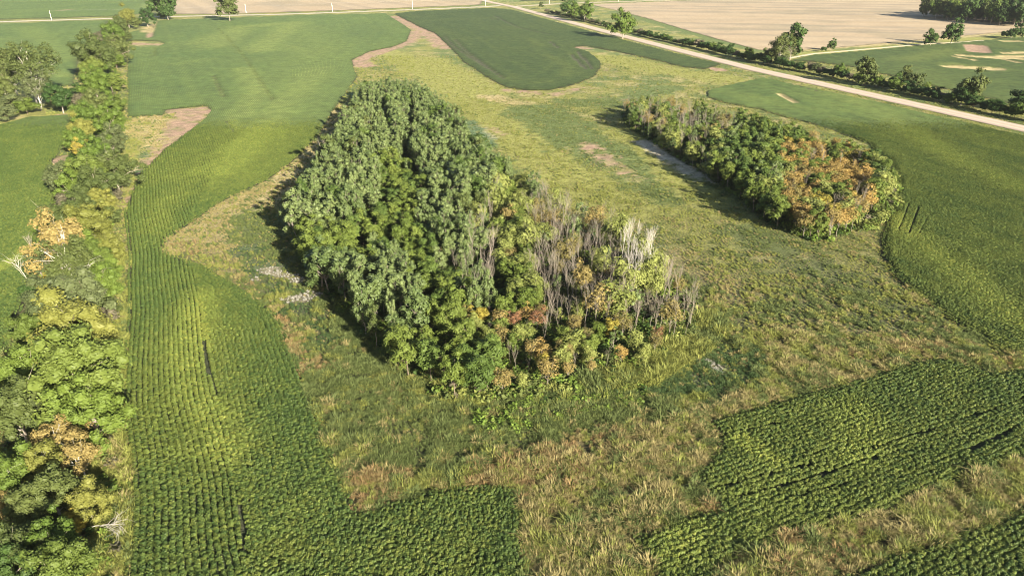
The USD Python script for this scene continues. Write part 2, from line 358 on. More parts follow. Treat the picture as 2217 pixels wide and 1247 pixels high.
def meadow_weights(p):
    w = {k: np.zeros(len(p)) for k in COLS}
    n = fbm2(p, 5.0, 3, 4)
    n2 = fbm2(p, 1.6, 5, 3)
    for what, line, width, s in MEADOW:
        if s <= 0:
            continue
        m = stroke(p, line, width) * s
        m = sstep(0.28, 0.72, m + (n - 0.5) * 1.1 + (n2 - 0.5) * 0.9) * (m > 0.02)
        for k in w:
            w[k] = w[k] * (1 - m) if k != what else np.maximum(w[k], m)
    return w

def meadow_color(p):
    a = fbm2(p, 14.0, 11); b = fbm2(p, 6.0, 12)
    base = C_yg * 0.85 + (C_green - C_yg) * 0.0
    c = np.tile(base, (len(p), 1))
    t = sstep(0.42, 0.62, a)[:, None]
    c = c * (1 - t) + C_green * t
    t = sstep(0.55, 0.7, b)[:, None] * 0.6
    c = c * (1 - t) + C_straw * t
    w = meadow_weights(p)
    w['soil'] = w['soil'] * (0.35 + 0.65 * sstep(0.30, 0.48, fbm2(p, 3.0, 15, 3)))
    for k, m in w.items():
        c = c * (1 - m[:, None]) + COLS[k] * m[:, None]
    return c

ys = [20.0]
while ys[-1] < 5200:
    ys.append(ys[-1] + max(1.0, 0.0055 * ys[-1]))
ys = np.array([-5200, -2000, -800, -300, -100, -40, 0, 10] + ys)
xs = [0.0]
while xs[-1] < 5200:
    xs.append(xs[-1] + (1.4 if xs[-1] < 130 else 2.2 if xs[-1] < 330 else xs[-1] * 0.03))
xs = np.array([-x for x in xs[:0:-1]] + xs)
gx, gy = np.meshgrid(xs, ys)
gp = np.stack([gx.ravel(), gy.ravel()], 1)
gc = meadow_color(gp)
thatch_shade = (1 - sstep(100, 210, gp[:, 1]))[:, None] * 0.8       # dead thatch and soil, darkened to paint shade between near grass tufts
gc = gc * (1 - thatch_shade) + np.array([0.07, 0.068, 0.035]) * thatch_shade
under_w = np.zeros(len(gp))
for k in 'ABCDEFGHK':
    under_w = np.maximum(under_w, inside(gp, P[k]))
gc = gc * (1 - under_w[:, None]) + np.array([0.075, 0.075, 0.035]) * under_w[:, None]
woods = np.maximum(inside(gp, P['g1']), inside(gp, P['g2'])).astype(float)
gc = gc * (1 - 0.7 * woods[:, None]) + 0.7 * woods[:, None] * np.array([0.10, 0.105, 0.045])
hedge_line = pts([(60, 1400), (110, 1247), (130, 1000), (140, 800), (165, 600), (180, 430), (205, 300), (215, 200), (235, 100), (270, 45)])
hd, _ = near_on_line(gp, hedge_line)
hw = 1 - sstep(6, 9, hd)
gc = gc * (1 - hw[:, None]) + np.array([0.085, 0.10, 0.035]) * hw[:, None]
gz = (fbm2(gp, 22.0, 31, 3) - 0.5) * 0.25 - 0.15
gz[(np.abs(gp[:, 0]) > 600) | (gp[:, 1] > 900) | (gp[:, 1] < 20)] = -0.15
nx, ny = len(xs), len(ys)
ii = np.arange((ny - 1) * nx).reshape(ny - 1, nx)[:, :-1].ravel()
gf = np.stack([ii, ii + 1, ii + nx + 1, ii + nx], 1)
gv = np.c_[gp, gz]
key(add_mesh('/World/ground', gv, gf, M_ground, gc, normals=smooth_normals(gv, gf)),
    kind='structure', label='rough meadow ground of yellow green grass with bare reddish soil patches')

# ---------------------------------------------------------------- roads
def strip(name, line_px, width, z, color, m, label, edge=0.25, seed=0):
    line = pts(line_px)
    seg = np.r_[0, np.cumsum(np.linalg.norm(np.diff(line, axis=0), axis=1))]
    s = np.arange(0, seg[-1], 2.5)
    c = np.stack([np.interp(s, seg, line[:, 0]), np.interp(s, seg, line[:, 1])], 1)
    t = np.gradient(c, axis=0); t /= np.linalg.norm(t, axis=1, keepdims=True)
    nrm = np.stack([t[:, 1], -t[:, 0]], 1)
    prof = [(-1.0, -0.16), (-0.84, 0.0), (-0.56, 0.05), (-0.42, 0.03), (-0.28, 0.08), (0.0, 0.1), (0.28, 0.08), (0.42, 0.03), (0.56, 0.05), (0.84, 0.0), (1.0, -0.16)]
    shade = [0.62, 0.8, 0.9, 1.12, 0.9, 0.84, 0.9, 1.12, 0.9, 0.8, 0.62]     # packed pale wheel tracks, loose and weedy edges
    v, col = [], []
    wob = (fbm2(c, 6, seed, 3) - 0.5) * 2 * edge
    for (u, dz), k in zip(prof, shade):
        off = u * (width / 2) + np.sign(u) * wob * (abs(u) > 0.8)
        v.append(np.c_[c + nrm * off[:, None], np.full(len(c), z + dz)])
        col.append(np.tile(np.array(color) * k, (len(c), 1)))
    v = np.stack(v, 1).reshape(-1, 3); col = np.stack(col, 1).reshape(-1, 3)
    n = len(prof)
    i = np.arange((len(c) - 1) * n).reshape(-1, n)[:, :-1].ravel()
    f = np.stack([i, i + n, i + n + 1, i + 1], 1)
    fn = np.cross(v[f[0, 1]] - v[f[0, 0]], v[f[0, 2]] - v[f[0, 0]])
    if fn[2] < 0:
        f = f[:, ::-1]
    return key(add_mesh('/World/' + numbered(name), v, f, m, col), kind='structure', label=label)

strip('gravel_road', ROAD_R, 10.5, 0.16, (0.42, 0.335, 0.255), M_road, 'pale straight gravel road running diagonally past the shrubby hedge', 0.5, 1)
strip('gravel_road', ROAD_X, 7.5, 0.12, (0.42, 0.375, 0.31), M_road, 'pale gravel road along the far end of the soybean fields', 0.4, 2)
strip('gravel_road', ROAD_X2, 6.5, 0.12, (0.41, 0.35, 0.28), M_road, 'pale gravel road continuing beyond the crossroads', 0.4, 3)
strip('farm_lane', LANE, 3.4, 0.10, (0.38, 0.33, 0.22), M_road, 'narrow pale farm lane between tan field and green field', 0.3, 4)

# ---------------------------------------------------------------- crop fields
SOY_D, SOY_M, SOY_Y = np.array([0.068, 0.108, 0.028]), np.array([0.112, 0.152, 0.036]), np.array([0.185, 0.220, 0.055])
YELLOW = {  # where the soybeans turn yellow: (photo line, width in m, strength)
    'A': [([(435, 640), (400, 760), (430, 860), (480, 980)], 4.5, .78), ([(430, 640), (445, 760)], 1.6, .95), ([(400, 740), (410, 900)], 9, .6), ([(360, 740), (370, 960)], 6, .52), ([(480, 860), (490, 930)], 2, .6),
          ([(420, 1040), (520, 1120), (600, 1200)], 6, .35), ([(330, 940), (350, 1100)], 5, .3),
          ([(470, 100), (520, 60), (640, 50), (560, 110)], 16, .75), ([(430, 95), (480, 75)], 13, .7), ([(530, 150), (560, 200), (530, 250)], 8, .75),
          ([(640, 60), (700, 110), (650, 180), (560, 280), (480, 370)], 30, .5), ([(620, 100), (680, 120), (700, 105)], 16, .6), ([(690, 150), (620, 220), (560, 290), (470, 370)], 13, .72), ([(500, 240), (510, 280)], 4, .7),
          ([(420, 390), (360, 440), (330, 500)], 5, .5), ([(380, 140), (450, 130)], 8, .45)],
    'B': [([(1920, 470), (1990, 520), (2090, 590), (2200, 690)], 5.5, .8), ([(1930, 460), (1960, 500)], 4, .9),
          ([(1780, 195), (1900, 240), (2050, 330), (2190, 400)], 8, .7), ([(1550, 200), (1680, 225), (1780, 240)], 5, .45),
          ([(2060, 480), (2217, 560)], 6, .35), ([(2000, 300), (2217, 420)], 5, .35)],
    'C': [([(1600, 950), (1680, 1000)], 2.2, .8), ([(1850, 890), (1880, 950), (1840, 990)], 4, .65), ([(1500, 1140), (1440, 1200)], 2.5, .7), ([(1700, 1040), (1600, 1050)], 1.5, .5),
          ([(1850, 1000), (2000, 930)], 3, .4), ([(1430, 1160), (1500, 1200)], 1.8, .6)],
    'D': [([(2160, 1170), (2050, 1200)], 3, .4)],
    'E': [([(1150, 85), (1170, 100)], 6, .55), ([(1185, 120), (1230, 145), (1225, 165)], 5, .55), ([(1160, 180), (1190, 178)], 3, .6), ([(930, 45), (1060, 40)], 12, .3)],
    'F': [([(60, 60), (120, 110), (150, 130)], 12, .5), ([(110, 155), (140, 165)], 6, .7), ([(60, 48), (230, 42)], 8, .3)],
    'G': [([(30, 300), (100, 360)], 6, .3), ([(0, 580), (60, 540), (80, 545)], 2.0, .8), ([(40, 420), (30, 520)], 5, .25)],
    'H': [([(320, 8), (325, 30)], 6, .9), ([(60, 25), (300, 22)], 9, .35)],
    'K': [([(1960, 130), (2020, 120), (2060, 110)], 12, .75), ([(1990, 150), (2050, 190)], 14, .55), ([(2060, 140), (2150, 150)], 9, .9), ([(2080, 165), (2160, 180)], 12, .4), ([(2110, 205), (2200, 215)], 9, .5)],
    'L': [],
}
BARE = {  # tan or bare strips inside a field
    'K': [([(2110, 100), (2120, 112)], 7, 'soil'), ([(2085, 121), (2150, 126), (2217, 128)], 4, 'straw'), ([(2065, 123), (2110, 131)], 1.6, 'straw'),
          ([(2180, 116), (2260, 112)], 4, 'straw'), ([(2170, 128), (2205, 137)], 1.8, 'straw'), ([(2178, 90), (2200, 90)], 4, 'straw'), ([(2150, 124), (2240, 122)], 5, 'straw'), ([(2005, 195), (2070, 207)], 1.6, 'straw'), ([(2130, 220), (2190, 233)], 1.6, 'straw'), ([(2064, 145), (2150, 150)], 6, 'straw')],
    'A': [([(322, 82), (327, 70)], 2.0, 'soil'), ([(325, 52), (318, 70)], 5, 'straw')], 'H': [([(138, 22), (145, 23)], 3, 'soil')],
    'B': [([(1690, 205), (1720, 222)], 1.5, 'straw')],
}
SLITS = {  # lines without plants: photo line, half width in m
    'A': [([(440, 735), (450, 790), (470, 850)], .35), ([(519, 1092), (527, 1140), (526, 1188)], .42), ([(472, 62), (530, 125), (590, 218)], .5), ([(462, 165), (484, 210)], .7), ([(335, 105), (336, 122)], .5), ([(490, 262), (505, 285)], .4)],
    'B': [([(1968, 440), (1945, 500)], .26), ([(1990, 445), (1968, 505)], .34), ([(2008, 470), (1990, 505)], .2), ([(1682, 173), (1780, 200)], .6)],
    'C': [([(1560, 1050), (1680, 1020), (1760, 1000)], .2), ([(1600, 1072), (1760, 1030), (1900, 985)], .25), ([(1560, 940), (1700, 910)], .18), ([(1880, 970), (2040, 920), (2217, 860)], .2), ([(2100, 970), (2200, 925)], .25), ([(1690, 1080), (1840, 1040)], .18)],
    'E': [([(962, 80), (985, 103), (1060, 150)], 1.0), ([(985, 87), (1010, 112), (1090, 170)], .9), ([(1235, 118), (1270, 150)], 1.1), ([(1250, 112), (1285, 150)], 1.0), ([(1070, 35), (1120, 60), (1190, 75)], .8), ([(1060, 40), (1080, 45)], 1.0), ([(1210, 105), (1190, 90)], .9)],
    'K': [([(1760, 136), (1850, 157)], .9)],
}
LA = pts(A_left); RA = pts(A_right)
SEAM = pts([(520, 1500), (530, 1247), (526, 1190), (512, 1050), (482, 900), (445, 760), (432, 660), (424, 600), (405, 565), (380, 540), (410, 470), (450, 405), (490, 330), (590, 216), (650, 130), (655, 90)])
LA_ext = np.vstack([LA, pts([(272, 400), (276, 254), (276, 150), (281, 60)])])

def rows_A(p):
    dl, ql = near_on_line(p, LA_ext, True)
    dr, qr = near_on_line(p, RA)
    ds, _ = near_on_line(p, SEAM, True)
    right = ds > 0
    return np.where(right, dr, np.abs(dl)), np.where(right[:, None], qr, ql), right

def yellow(k, p):
    y = 0.22 + (fbm2(p, 30.0, 41) - 0.5) * 0.6 + (fbm2(p, 6.0, 42) - 0.5) * 0.4
    if k in 'BEK':                                   # drill-wise streaks
        a = math.radians(107)
        st = np.stack([p @ np.array([-math.sin(a), math.cos(a)]) / 5.0, p @ np.array([math.cos(a), math.sin(a)]) / 45.0], 1)
        y = y + (fbm2(st, 1.0, 47, 4) - 0.5) * {'B': 0.9, 'E': 0.3, 'K': 0.7}[k] + {'B': 0.10, 'E': -0.03, 'K': 0.04}[k]
    if k in 'AEF':                                  # passes of the drill, following the field edge
        dd = rows_A(p)[0] if k == 'A' else near_on_line(p, np.vstack([P[k], P[k][:1]]))[0]
        y = y + (fbm2(np.stack([dd / 2.6, dd * 0], 1), 1.0, 49, 3) - 0.5) * 0.30
    for line, width, s in YELLOW.get(k, []):
        m = stroke(p, line, width, 0.6, 0.9) * s
        y = np.maximum(y, m + (fbm2(p, 4.0, 43) - 0.5) * 0.5 * (m > 0.02))
    return np.clip(y, 0, 1)

def slit(k, p):
    s = np.zeros(len(p))
    for line, hw in SLITS.get(k, []):
        d, _ = near_on_line(p, pts(line, 0.6))
        wob = 0.55 + 0.9 * fbm2(p, 2.5, 44, 2)
        s = np.maximum(s, 1 - sstep(hw * 0.7, hw * 1.2, d / wob))
    return s

TUFT_END = {'A': 300, 'B': 300, 'C': 300, 'D': 300, 'G': 300}
DARKER = {'E': 0.54, 'K': 0.62, 'H': 0.98, 'F': 0.98, 'A': 1.02, 'B': 0.82, 'G': 0.95, 'C': .85, 'D': .8, 'L': .7}

def field_mesh(path, k, step, material, color_fn, height):
    poly = P[k]
    ring = np.vstack([poly, poly[:1]])
    lo, hi = poly.min(0) - step, poly.max(0) + step
    x = np.arange(lo[0], hi[0] + step, step)
    y = [lo[1]]
    while y[-1] < hi[1] + step:
        y.append(y[-1] + max(step, step * y[-1] / 260.0))
    y = np.array(y)
    X, Y = np.meshgrid(x, y)
    p = np.stack([X.ravel(), Y.ravel()], 1)
    isin = inside(p, poly)
    I = np.arange((len(y) - 1) * len(x)).reshape(len(y) - 1, len(x))[:, :-1].ravel()
    f = np.stack([I, I + 1, I + len(x) + 1, I + len(x)], 1)
    f = f[isin[f].any(1)]
    used = np.unique(f)
    idx = np.full(len(p), -1); idx[used] = np.arange(len(used))
    p, f, isin = p[used], idx[f], isin[used]
    d, q = near_on_line(p, ring)
    p = np.where(isin[:, None], p, q)
    d = np.where(isin, d, 0.0)
    h = np.where(d <= 0, 0.0, height(p) * sstep(0.0, 1.2, d + 0.3))
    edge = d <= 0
    v = np.c_[p, 0.01 + h]
    col, extra = color_fn(p)
    col = np.where(edge[:, None], col * 0.35 + np.array([0.03, 0.025, 0.015]), col)      # stems and soil, with shade gaps painted darker to dim the crop edge
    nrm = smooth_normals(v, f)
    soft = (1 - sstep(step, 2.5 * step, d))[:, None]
    nrm = nrm * (1 - soft) + np.array([0, 0, 1.0]) * soft                 # edge normals turned up so the sunlit crop wall looks less bright
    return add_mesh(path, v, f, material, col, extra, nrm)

def soy_color(k):
    def fn(p):
        y = yellow(k, p)[:, None]
        y = y * 0.88
        c = np.where(y < 0.5, SOY_D + (SOY_M - SOY_D) * y * 2, SOY_M + (SOY_Y - SOY_M) * (y - 0.5) * 2) * DARKER.get(k, 1)
        for line, width, what in BARE.get(k, []):
            m = sstep(0.3, 0.6, stroke(p, line, width, 0.5, 0.35) + (fbm2(p, 5.0, 46) - 0.5) * 0.4)[:, None]
            c = c * (1 - m) + COLS[what] * m
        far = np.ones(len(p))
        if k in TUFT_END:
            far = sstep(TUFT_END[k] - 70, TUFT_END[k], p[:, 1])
        c = c * far[:, None] + (1 - far[:, None]) * np.array([0.032, 0.04, 0.018])  # under near plants: soil darkened, row-gap shade painted into the colour
        s = slit(k, p)[:, None]
        c = c * (1 - s) + np.array([0.06, 0.06, 0.035]) * s
        phase, amp = np.zeros(len(p)), np.zeros(len(p))
        if k == 'A':
            phase, _, right = rows_A(p)
            amp = far * (0.45 + 0.4 * sstep(.42, .6, fbm2(p, 25, 48))) * (1 - sstep(600, 1000, p[:, 1]))
        return c, {'phase': phase, 'rowamp': amp}
    return fn

def soy_height(k):
    def fn(p):
        far = np.ones(len(p))
        if k in TUFT_END:
            far = sstep(TUFT_END[k] - 60, TUFT_END[k], p[:, 1])
        h = 0.12 + 0.62 * far + (fbm2(p, 3.0, 51, 3) - 0.5) * 0.35 * far
        b = np.zeros(len(p))
        for line, width, what in BARE.get(k, []):
            b = np.maximum(b, stroke(p, line, width, 0.5, 0.3))
        return np.maximum(0.03, h * (1 - 0.85 * slit(k, p)) * (1 - 0.85 * b))
    return fn

FIELD_LABEL = {
    'A': 'long soybean field with curved rows, yellow streaks and a bitten-in bare corner',
    'B': 'soybean field between the small grove and the diagonal gravel road',
    'C': 'soybean field patch with ragged edge and dark row lines below the meadow',
    'D': 'corner piece of soybean field below the strip of tall straw grass',
    'E': 'dark green soybean field with a rounded end inside the meadow',
    'F': 'green field between the far gravel road and the clump of pale-trunked trees',
    'G': 'green field beside the hedgerow with bare earth patches along its edge',
    'H': 'green field beyond the far gravel road, next to the power poles',
    'K': 'green field with tan bare strips beyond the roadside hedge',
    'L': 'thin green field strip beyond the crossroads',
}
def tuft_soy(seed, n=58):
    r = np.random.default_rng(seed)
    d = r.normal(size=(n, 3)); d[:, 2] = np.abs(d[:, 2]) * 0.9 + 0.1
    d /= np.linalg.norm(d, axis=1, keepdims=True)
    c = d * np.array([0.31, 0.31, 0.40]) * r.uniform(0.6, 1.1, (n, 1)) + np.array([0, 0, 0.40])
    nr = d * 0.7 + np.array([0, 0, 0.6]) + r.normal(size=(n, 3)) * 0.45
    dome = trimesh.creation.icosphere(subdivisions=1)  # opaque core added inside the tuft to block light and darken gaps
    dv = np.array(dome.vertices) * np.array([0.17, 0.17, 0.28]) * (1 + r.normal(size=(len(dome.vertices), 1)) * 0.1) + np.array([0, 0, 0.36])
    return join([leaf_quads(c, nr, r.uniform(0.06, 0.115, n), 1.15, r), (dv, np.array(dome.faces))])

def leaf_quads(c, nr, size, aspect, r, tdir=None):
    n = len(c)
    nr = nr / np.maximum(np.linalg.norm(nr, axis=1, keepdims=True), 1e-9)
    t = (r.normal(size=(n, 3)) if tdir is None else tdir)
    t = t - nr * (t * nr).sum(1, keepdims=True)
    t /= np.maximum(np.linalg.norm(t, axis=1, keepdims=True), 1e-9)
    b = np.cross(nr, t)
    s = np.asarray(size)[:, None]
    v = np.stack([c + t * s * aspect, c + b * s * 0.8 - nr * s * 0.22, c - t * s * aspect, c - b * s * 0.8 - nr * s * 0.22], 1).reshape(-1, 3)
    i = np.arange(n) * 4
    f = np.concatenate([np.stack([i, i + 1, i + 2], 1), np.stack([i, i + 2, i + 3], 1)])
    return v, f

def instancer(path, protos, pos, idx, scale, rot, kind='stuff', **kw):
    pi = UsdGeom.PointInstancer.Define(stage, path)
    rel = pi.CreatePrototypesRel()
    for name, (v, f), m in protos:
        rel.AddTarget(add_mesh(f'{path}/{name}', v, f, m).GetPath())
    n = len(pos)
    pi.CreatePositionsAttr(Vt.Vec3fArray.FromNumpy(np.ascontiguousarray(pos, np.float32)))
    pi.CreateProtoIndicesAttr(Vt.IntArray.FromNumpy(np.ascontiguousarray(idx, np.int32)))
    scale = np.asarray(scale, np.float32)
    if scale.ndim == 1:
        scale = np.repeat(scale[:, None], 3, 1)
    pi.CreateScalesAttr(Vt.Vec3fArray.FromNumpy(np.ascontiguousarray(scale)))
    q = np.zeros((n, 4), np.float16)
    q[:, 2], q[:, 3] = np.sin(rot / 2), np.cos(rot / 2)
    pi.CreateOrientationsAttr(Vt.QuathArray.FromNumpy(q))
    key(pi, kind=kind, **kw)
    return pi

SOY_SHAPES = [tuft_soy(900 + i) for i in range(3)]
n_tufts = 0
for k in 'ABCDEFGHKL':
    root = UsdGeom.Xform.Define(stage, '/World/' + numbered('soybean_field' if k in 'ABCDE' else 'green_field'))
    key(root, label=FIELD_LABEL[k], category='crop field', kind='stuff')
    step = {'A': 1.3, 'B': 1.4, 'C': 0.8, 'D': 0.8, 'E': 1.7, 'F': 3, 'G': 1.5, 'H': 5, 'K': 2.0, 'L': 8}[k]
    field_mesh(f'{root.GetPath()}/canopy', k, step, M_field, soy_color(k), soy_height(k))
    if k not in TUFT_END:
        continue
    if k == 'A':
        p = grid_in(P[k], 0.35, rng, ymax=TUFT_END[k])
        p = p[in_view(p)]
        d, q, right = rows_A(p)
        target = (np.round(d / 0.76 - 0.5) + 0.5) * 0.76
        g = (p - q) / np.maximum(d, 1e-6)[:, None]
        row = np.ones(len(p), bool)
        bot = inside(p, pts([(540, 1500), (545, 1190), (700, 1130), (776, 1106), (840, 1090), (1000, 1048), (1128, 1075), (1170, 1500)]))
        row &= ~bot
        mv = (target - d) * np.where(right, 0.45, 0.95) * row
        p = p + g * mv[:, None] + rng.normal(size=p.shape) * 0.07
        p = p[inside(p, P[k])]
    else:
        p = grid_in(P[k], 0.33, rng, ymax=TUFT_END[k])
        p = p[in_view(p)]
        a = math.radians({'B': 107, 'C': 27, 'D': 27, 'G': 116}[k])          # faint drill rows under a closed canopy
        u = p @ np.array([-math.sin(a), math.cos(a)])
        p = p + np.outer(((np.floor(u / 0.76) + 0.5) * 0.76 - u) * 0.35, [-math.sin(a), math.cos(a)])
    p = p[rng.random(len(p)) > sstep(TUFT_END[k] - 70, TUFT_END[k], p[:, 1])]
    p = p[slit(k, p) < 0.5]
    hole = fbm2(p, 1.8, 61, 2) > 0.80
    hole |= (near_on_line(p, np.vstack([P[k], P[k][:1]]))[0] < 0.9) & (rng.random(len(p)) < 0.4)
    p = p[~hole]
    for line, width, what in BARE.get(k, []):
        p = p[stroke(p, line, width, 0.5, .3) < 0.5]
    y = yellow(k, p) * {'A': 1.05, 'B': 1.1, 'C': 1.1, 'D': 1.0, 'G': 1.0}[k]
    grade = np.clip(np.floor(y * 3.9 + rng.normal(0, 0.6, len(p)) + {'C': 0.85, 'D': 0.7}.get(k, 0.45)), 0, 4).astype(int)
    idx = rng.integers(0, 3, len(p)) * 5 + grade
    sc = np.c_[rng.uniform(0.62, 0.95, len(p)), rng.uniform(0.62, 0.95, len(p)), rng.uniform(0.75, 1.15, len(p))] * (0.9 + 0.3 * fbm2(p, 4.0, 62))[:, None]
    de = near_on_line(p, np.vstack([P[k], P[k][:1]]))[0]                  # stunted, gappy plants along the field edge
    sc = sc * np.array([1.0, 1.0, 0.86]) * (0.62 + 0.38 * sstep(0.2, 1.8, de))[:, None]
    rot = rng.uniform(0, 6.28, len(p))
    if k == 'A':                                     # plants of a drill row run into one another along the row
        d2, q2, r2 = rows_A(p)
        g2 = (p - q2) / np.maximum(d2, 1e-6)[:, None]
        b2 = inside(p, pts([(540, 1500), (545, 1190), (700, 1130), (776, 1106), (840, 1090), (1000, 1048), (1128, 1075), (1170, 1500)]))
        rot = np.where(b2, rot, np.arctan2(g2[:, 0], -g2[:, 1]) + rng.normal(0, 0.12, len(p)) + np.pi * rng.integers(0, 2, len(p)))
        sc[~b2] *= np.array([1.45, 1.12, 1.0])
    protos = [(f'soybean_plant_{i * 5 + g + 1:03d}', SOY_SHAPES[i], SOY[g]) for i in range(3) for g in range(5)]
    instancer(f'{root.GetPath()}/soybean_plants', protos, np.c_[p, np.zeros(len(p))], idx, sc, rot)
    n_tufts += len(p)

# harvested tan fields
def tan_color(kk):
    def fn(p):
        a = np.radians(118 if kk == 'I' else 168)
        u = p @ np.array([-math.sin(a), math.cos(a)])
        s1 = np.sin(u * 2 * math.pi / (26 if kk == 'I' else 46)) * 0.5 + 0.5
        st = np.stack([u / 11.0 + (fbm2(p, 90.0, 74) - 0.5) * 2, (p @ np.array([math.cos(a), math.sin(a)])) / 190.0], 1)
        n = fbm2(st, 1.0, 71, 4); n2 = fbm2(p, 60.0, 72, 3)
        c = np.array([0.335, 0.262, 0.168]) + np.array([0.06, 0.055, 0.045]) * (n[:, None] - 0.5) * 3
        t = (sstep(0.44, 0.64, s1 * 0.14 + n * 0.86))[:, None] * 0.85
        c = c * (1 - t) + np.array([0.215, 0.175, 0.118]) * t
        t = sstep(0.55, 0.7, n2)[:, None] * 0.35
        c = c * (1 - t) + np.array([0.165, 0.15, 0.097]) * t
        return np.clip(c, 0.02, 0.8), None
    return fn
for k, lab in (('I', 'tan harvested field with slanting stubble lines beyond the far road'), ('J', 'broad tan harvested field with long pale swaths beyond the shrubby hedge')):
    m = field_mesh('/World/' + numbered('harvested_field'), k, 5.0 if k == 'I' else 3.5, M_stubble, tan_color(k), lambda p: 0.04 + 0.04 * fbm2(p, 6, 73))
    key(m, label=lab, category='crop field', kind='stuff')

# ---------------------------------------------------------------- grass of the meadow
def tuft_grass(seed, n=64, length=1.0, spread=0.55, wide=0.030, lean=0.75):
    r = np.random.default_rng(seed)
    az = r.uniform(0, 6.283, n)
    out = np.stack([np.cos(az), np.sin(az), np.zeros(n)], 1)
    base = out * (r.uniform(0, 1, n) ** 0.6 * spread)[:, None]
    out = out + r.normal(size=(n, 3)) * 0.5; out[:, 2] = 0
    L = length * r.uniform(0.6, 1.1, n)[:, None]
    ln = r.uniform(0.2, 1.0, n)[:, None] * lean
    mid = base + out * ln * L * 0.25 + np.array([0, 0, 1]) * L * 0.6
    tip = base + out * ln * L * 0.9 + np.array([0, 0, 1]) * L * (1 - 0.45 * ln)
    side = np.cross(out + 1e-3, [0, 0, 1.0]); side /= np.maximum(np.linalg.norm(side, axis=1, keepdims=True), 1e-6)
    w = wide * r.uniform(0.7, 1.4, n)[:, None]
    v = np.stack([base - side * w * 0.6, base + side * w * 0.6, mid + side * w, mid - side * w, tip], 1).reshape(-1, 3)
    i = np.arange(n) * 5
    f = np.concatenate([np.stack([i, i + 1, i + 2], 1), np.stack([i, i + 2, i + 3], 1), np.stack([i + 3, i + 2, i + 4], 1)])
    return v, f

GK = ['green', 'yellowgreen', 'straw', 'rust', 'sedge', 'pale']
GSH = [tuft_grass(700 + i) for i in range(3)]
meadow_poly = pts([(-40, 1420), (-40, 700), (200, 330), (250, 160), (270, 60), (860, 34), (1100, 110), (1340, 110), (1640, 150), (1900, 214), (2300, 300), (2500, 800), (2500, 1420)])
keep_out = [P[k] for k in 'ABCDEFGHIJKL']

def free(p, margin=0.7):
    ok = np.ones(len(p), bool)
    for poly in keep_out:
        g = shapely.Polygon(poly).buffer(0).buffer(-margin)
        ok &= ~shapely.contains_xy(g, p[:, 0], p[:, 1])
    for line, w in ((ROAD_R, 6.0), (ROAD_X, 4.2), (LANE, 2.2), (ROAD_X2, 4)):
        ok &= near_on_line(p, pts(line))[0] > w
    return ok

gpos, gtype, gscale = [], [], []
for lo, hi, step, sz in ((30, 110, 0.50, 0.92), (110, 200, 0.66, 0.80), (200, 330, 1.0, 0.85), (330, 480, 2.0, 1.0)):
    pad = at(np.array([-60, PW + 60]), np.array([400, 400]))
    x, y = np.meshgrid(np.arange(-330, 420, step), np.arange(lo, hi, step))
    p = np.stack([x.ravel(), y.ravel()], 1) + rng.uniform(-.5, .5, (x.size, 2)) * step
    p = p[in_view(p)]
    p = p[free(p)]
    p = p[p[:, 0] > np.interp(p[:, 1], [30, 60, 150, 330, 480], [-75, -75, -105, -210, -270])]
    w = meadow_weights(p)
    a = fbm2(p, 9.0, 81); b = fbm2(p, 2.2, 82, 3)
    t = np.where(b > 0.52, 0, 1) * (a > 0.42) + (a <= 0.42) * 1
    t = np.where((b < 0.38) & (rng.random(len(p)) < 0.45), 2, t)
    u = rng.random(len(p))
    t = np.where(u < 0.12, 0, np.where(u > 0.9, 2, t))
    for kk, ti in (('yg', 1), ('green', 0), ('straw', 2), ('rust', 3), ('sedge', 4), ('pale', 5)):
        t = np.where((w[kk] > 0.5) & (rng.random(len(p)) < {'straw': 0.46, 'rust': 0.55}.get(kk, 0.68)), ti, t)
    t = np.where((w['rust'] > 0.4) & (t == 3) & (rng.random(len(p)) < 0.45), 2, t)
    drop = (w['soil'] > 0.5) | (fbm2(p, 3.2, 84, 2) < 0.27)
    q = topx(p)
    tall = 0.62 + 0.55 * (1 - sstep(60, 170, p[:, 1]))
    tall = np.where((q[:, 0] > 900) & (q[:, 1] < 620), tall * 0.75, tall)
    tall = np.where(w['sedge'] > 0.5, tall * 0.75, tall)
    tall = np.where(w['pale'] > 0.5, tall * 0.6, tall)
    fringe = near_on_line(p, pts([(1240, 850), (1380, 815), (1500, 745), (1530, 700)]))[0] < 3.2
    tall = np.where(fringe, 1.7, tall)
    t = np.where(fringe & (t != 0), 1, t)
    strip_ = stroke(p, [(1560, 1247), (1800, 1175), (2000, 1090), (2217, 1030)], 5) > 0.3
    tall = np.where(strip_, tall * 1.15, tall)
    s = sz * tall * rng.uniform(0.6, 1.25, len(p)) * (0.35 + 1.0 * sstep(0.2, 0.8, fbm2(p, 2.4, 83, 3)))
    m = ~drop
    gpos.append(p[m]); gtype.append(t[m]); gscale.append(np.stack([s * (0.8 + 0.25 * step), s * (0.8 + 0.25 * step), s], 1)[m])
gpos, gtype, gscale = np.vstack(gpos), np.concatenate(gtype).astype(int), np.vstack(gscale)
protos = [(f'grass_tuft_{i * 6 + j + 1:03d}', GSH[i], GRASS[GK[j]]) for i in range(3) for j in range(6)]
instancer('/World/meadow_grass', protos, np.c_[gpos, np.full(len(gpos), -0.08)], rng.integers(0, 3, len(gpos)) * 6 + gtype, gscale, rng.uniform(0, 6.28, len(gpos)),
          label='tall uncut meadow grass in green, straw and rust tones around the tree blocks', category='grass')

# ---------------------------------------------------------------- trees
models = stage.CreateClassPrim('/World/Models')

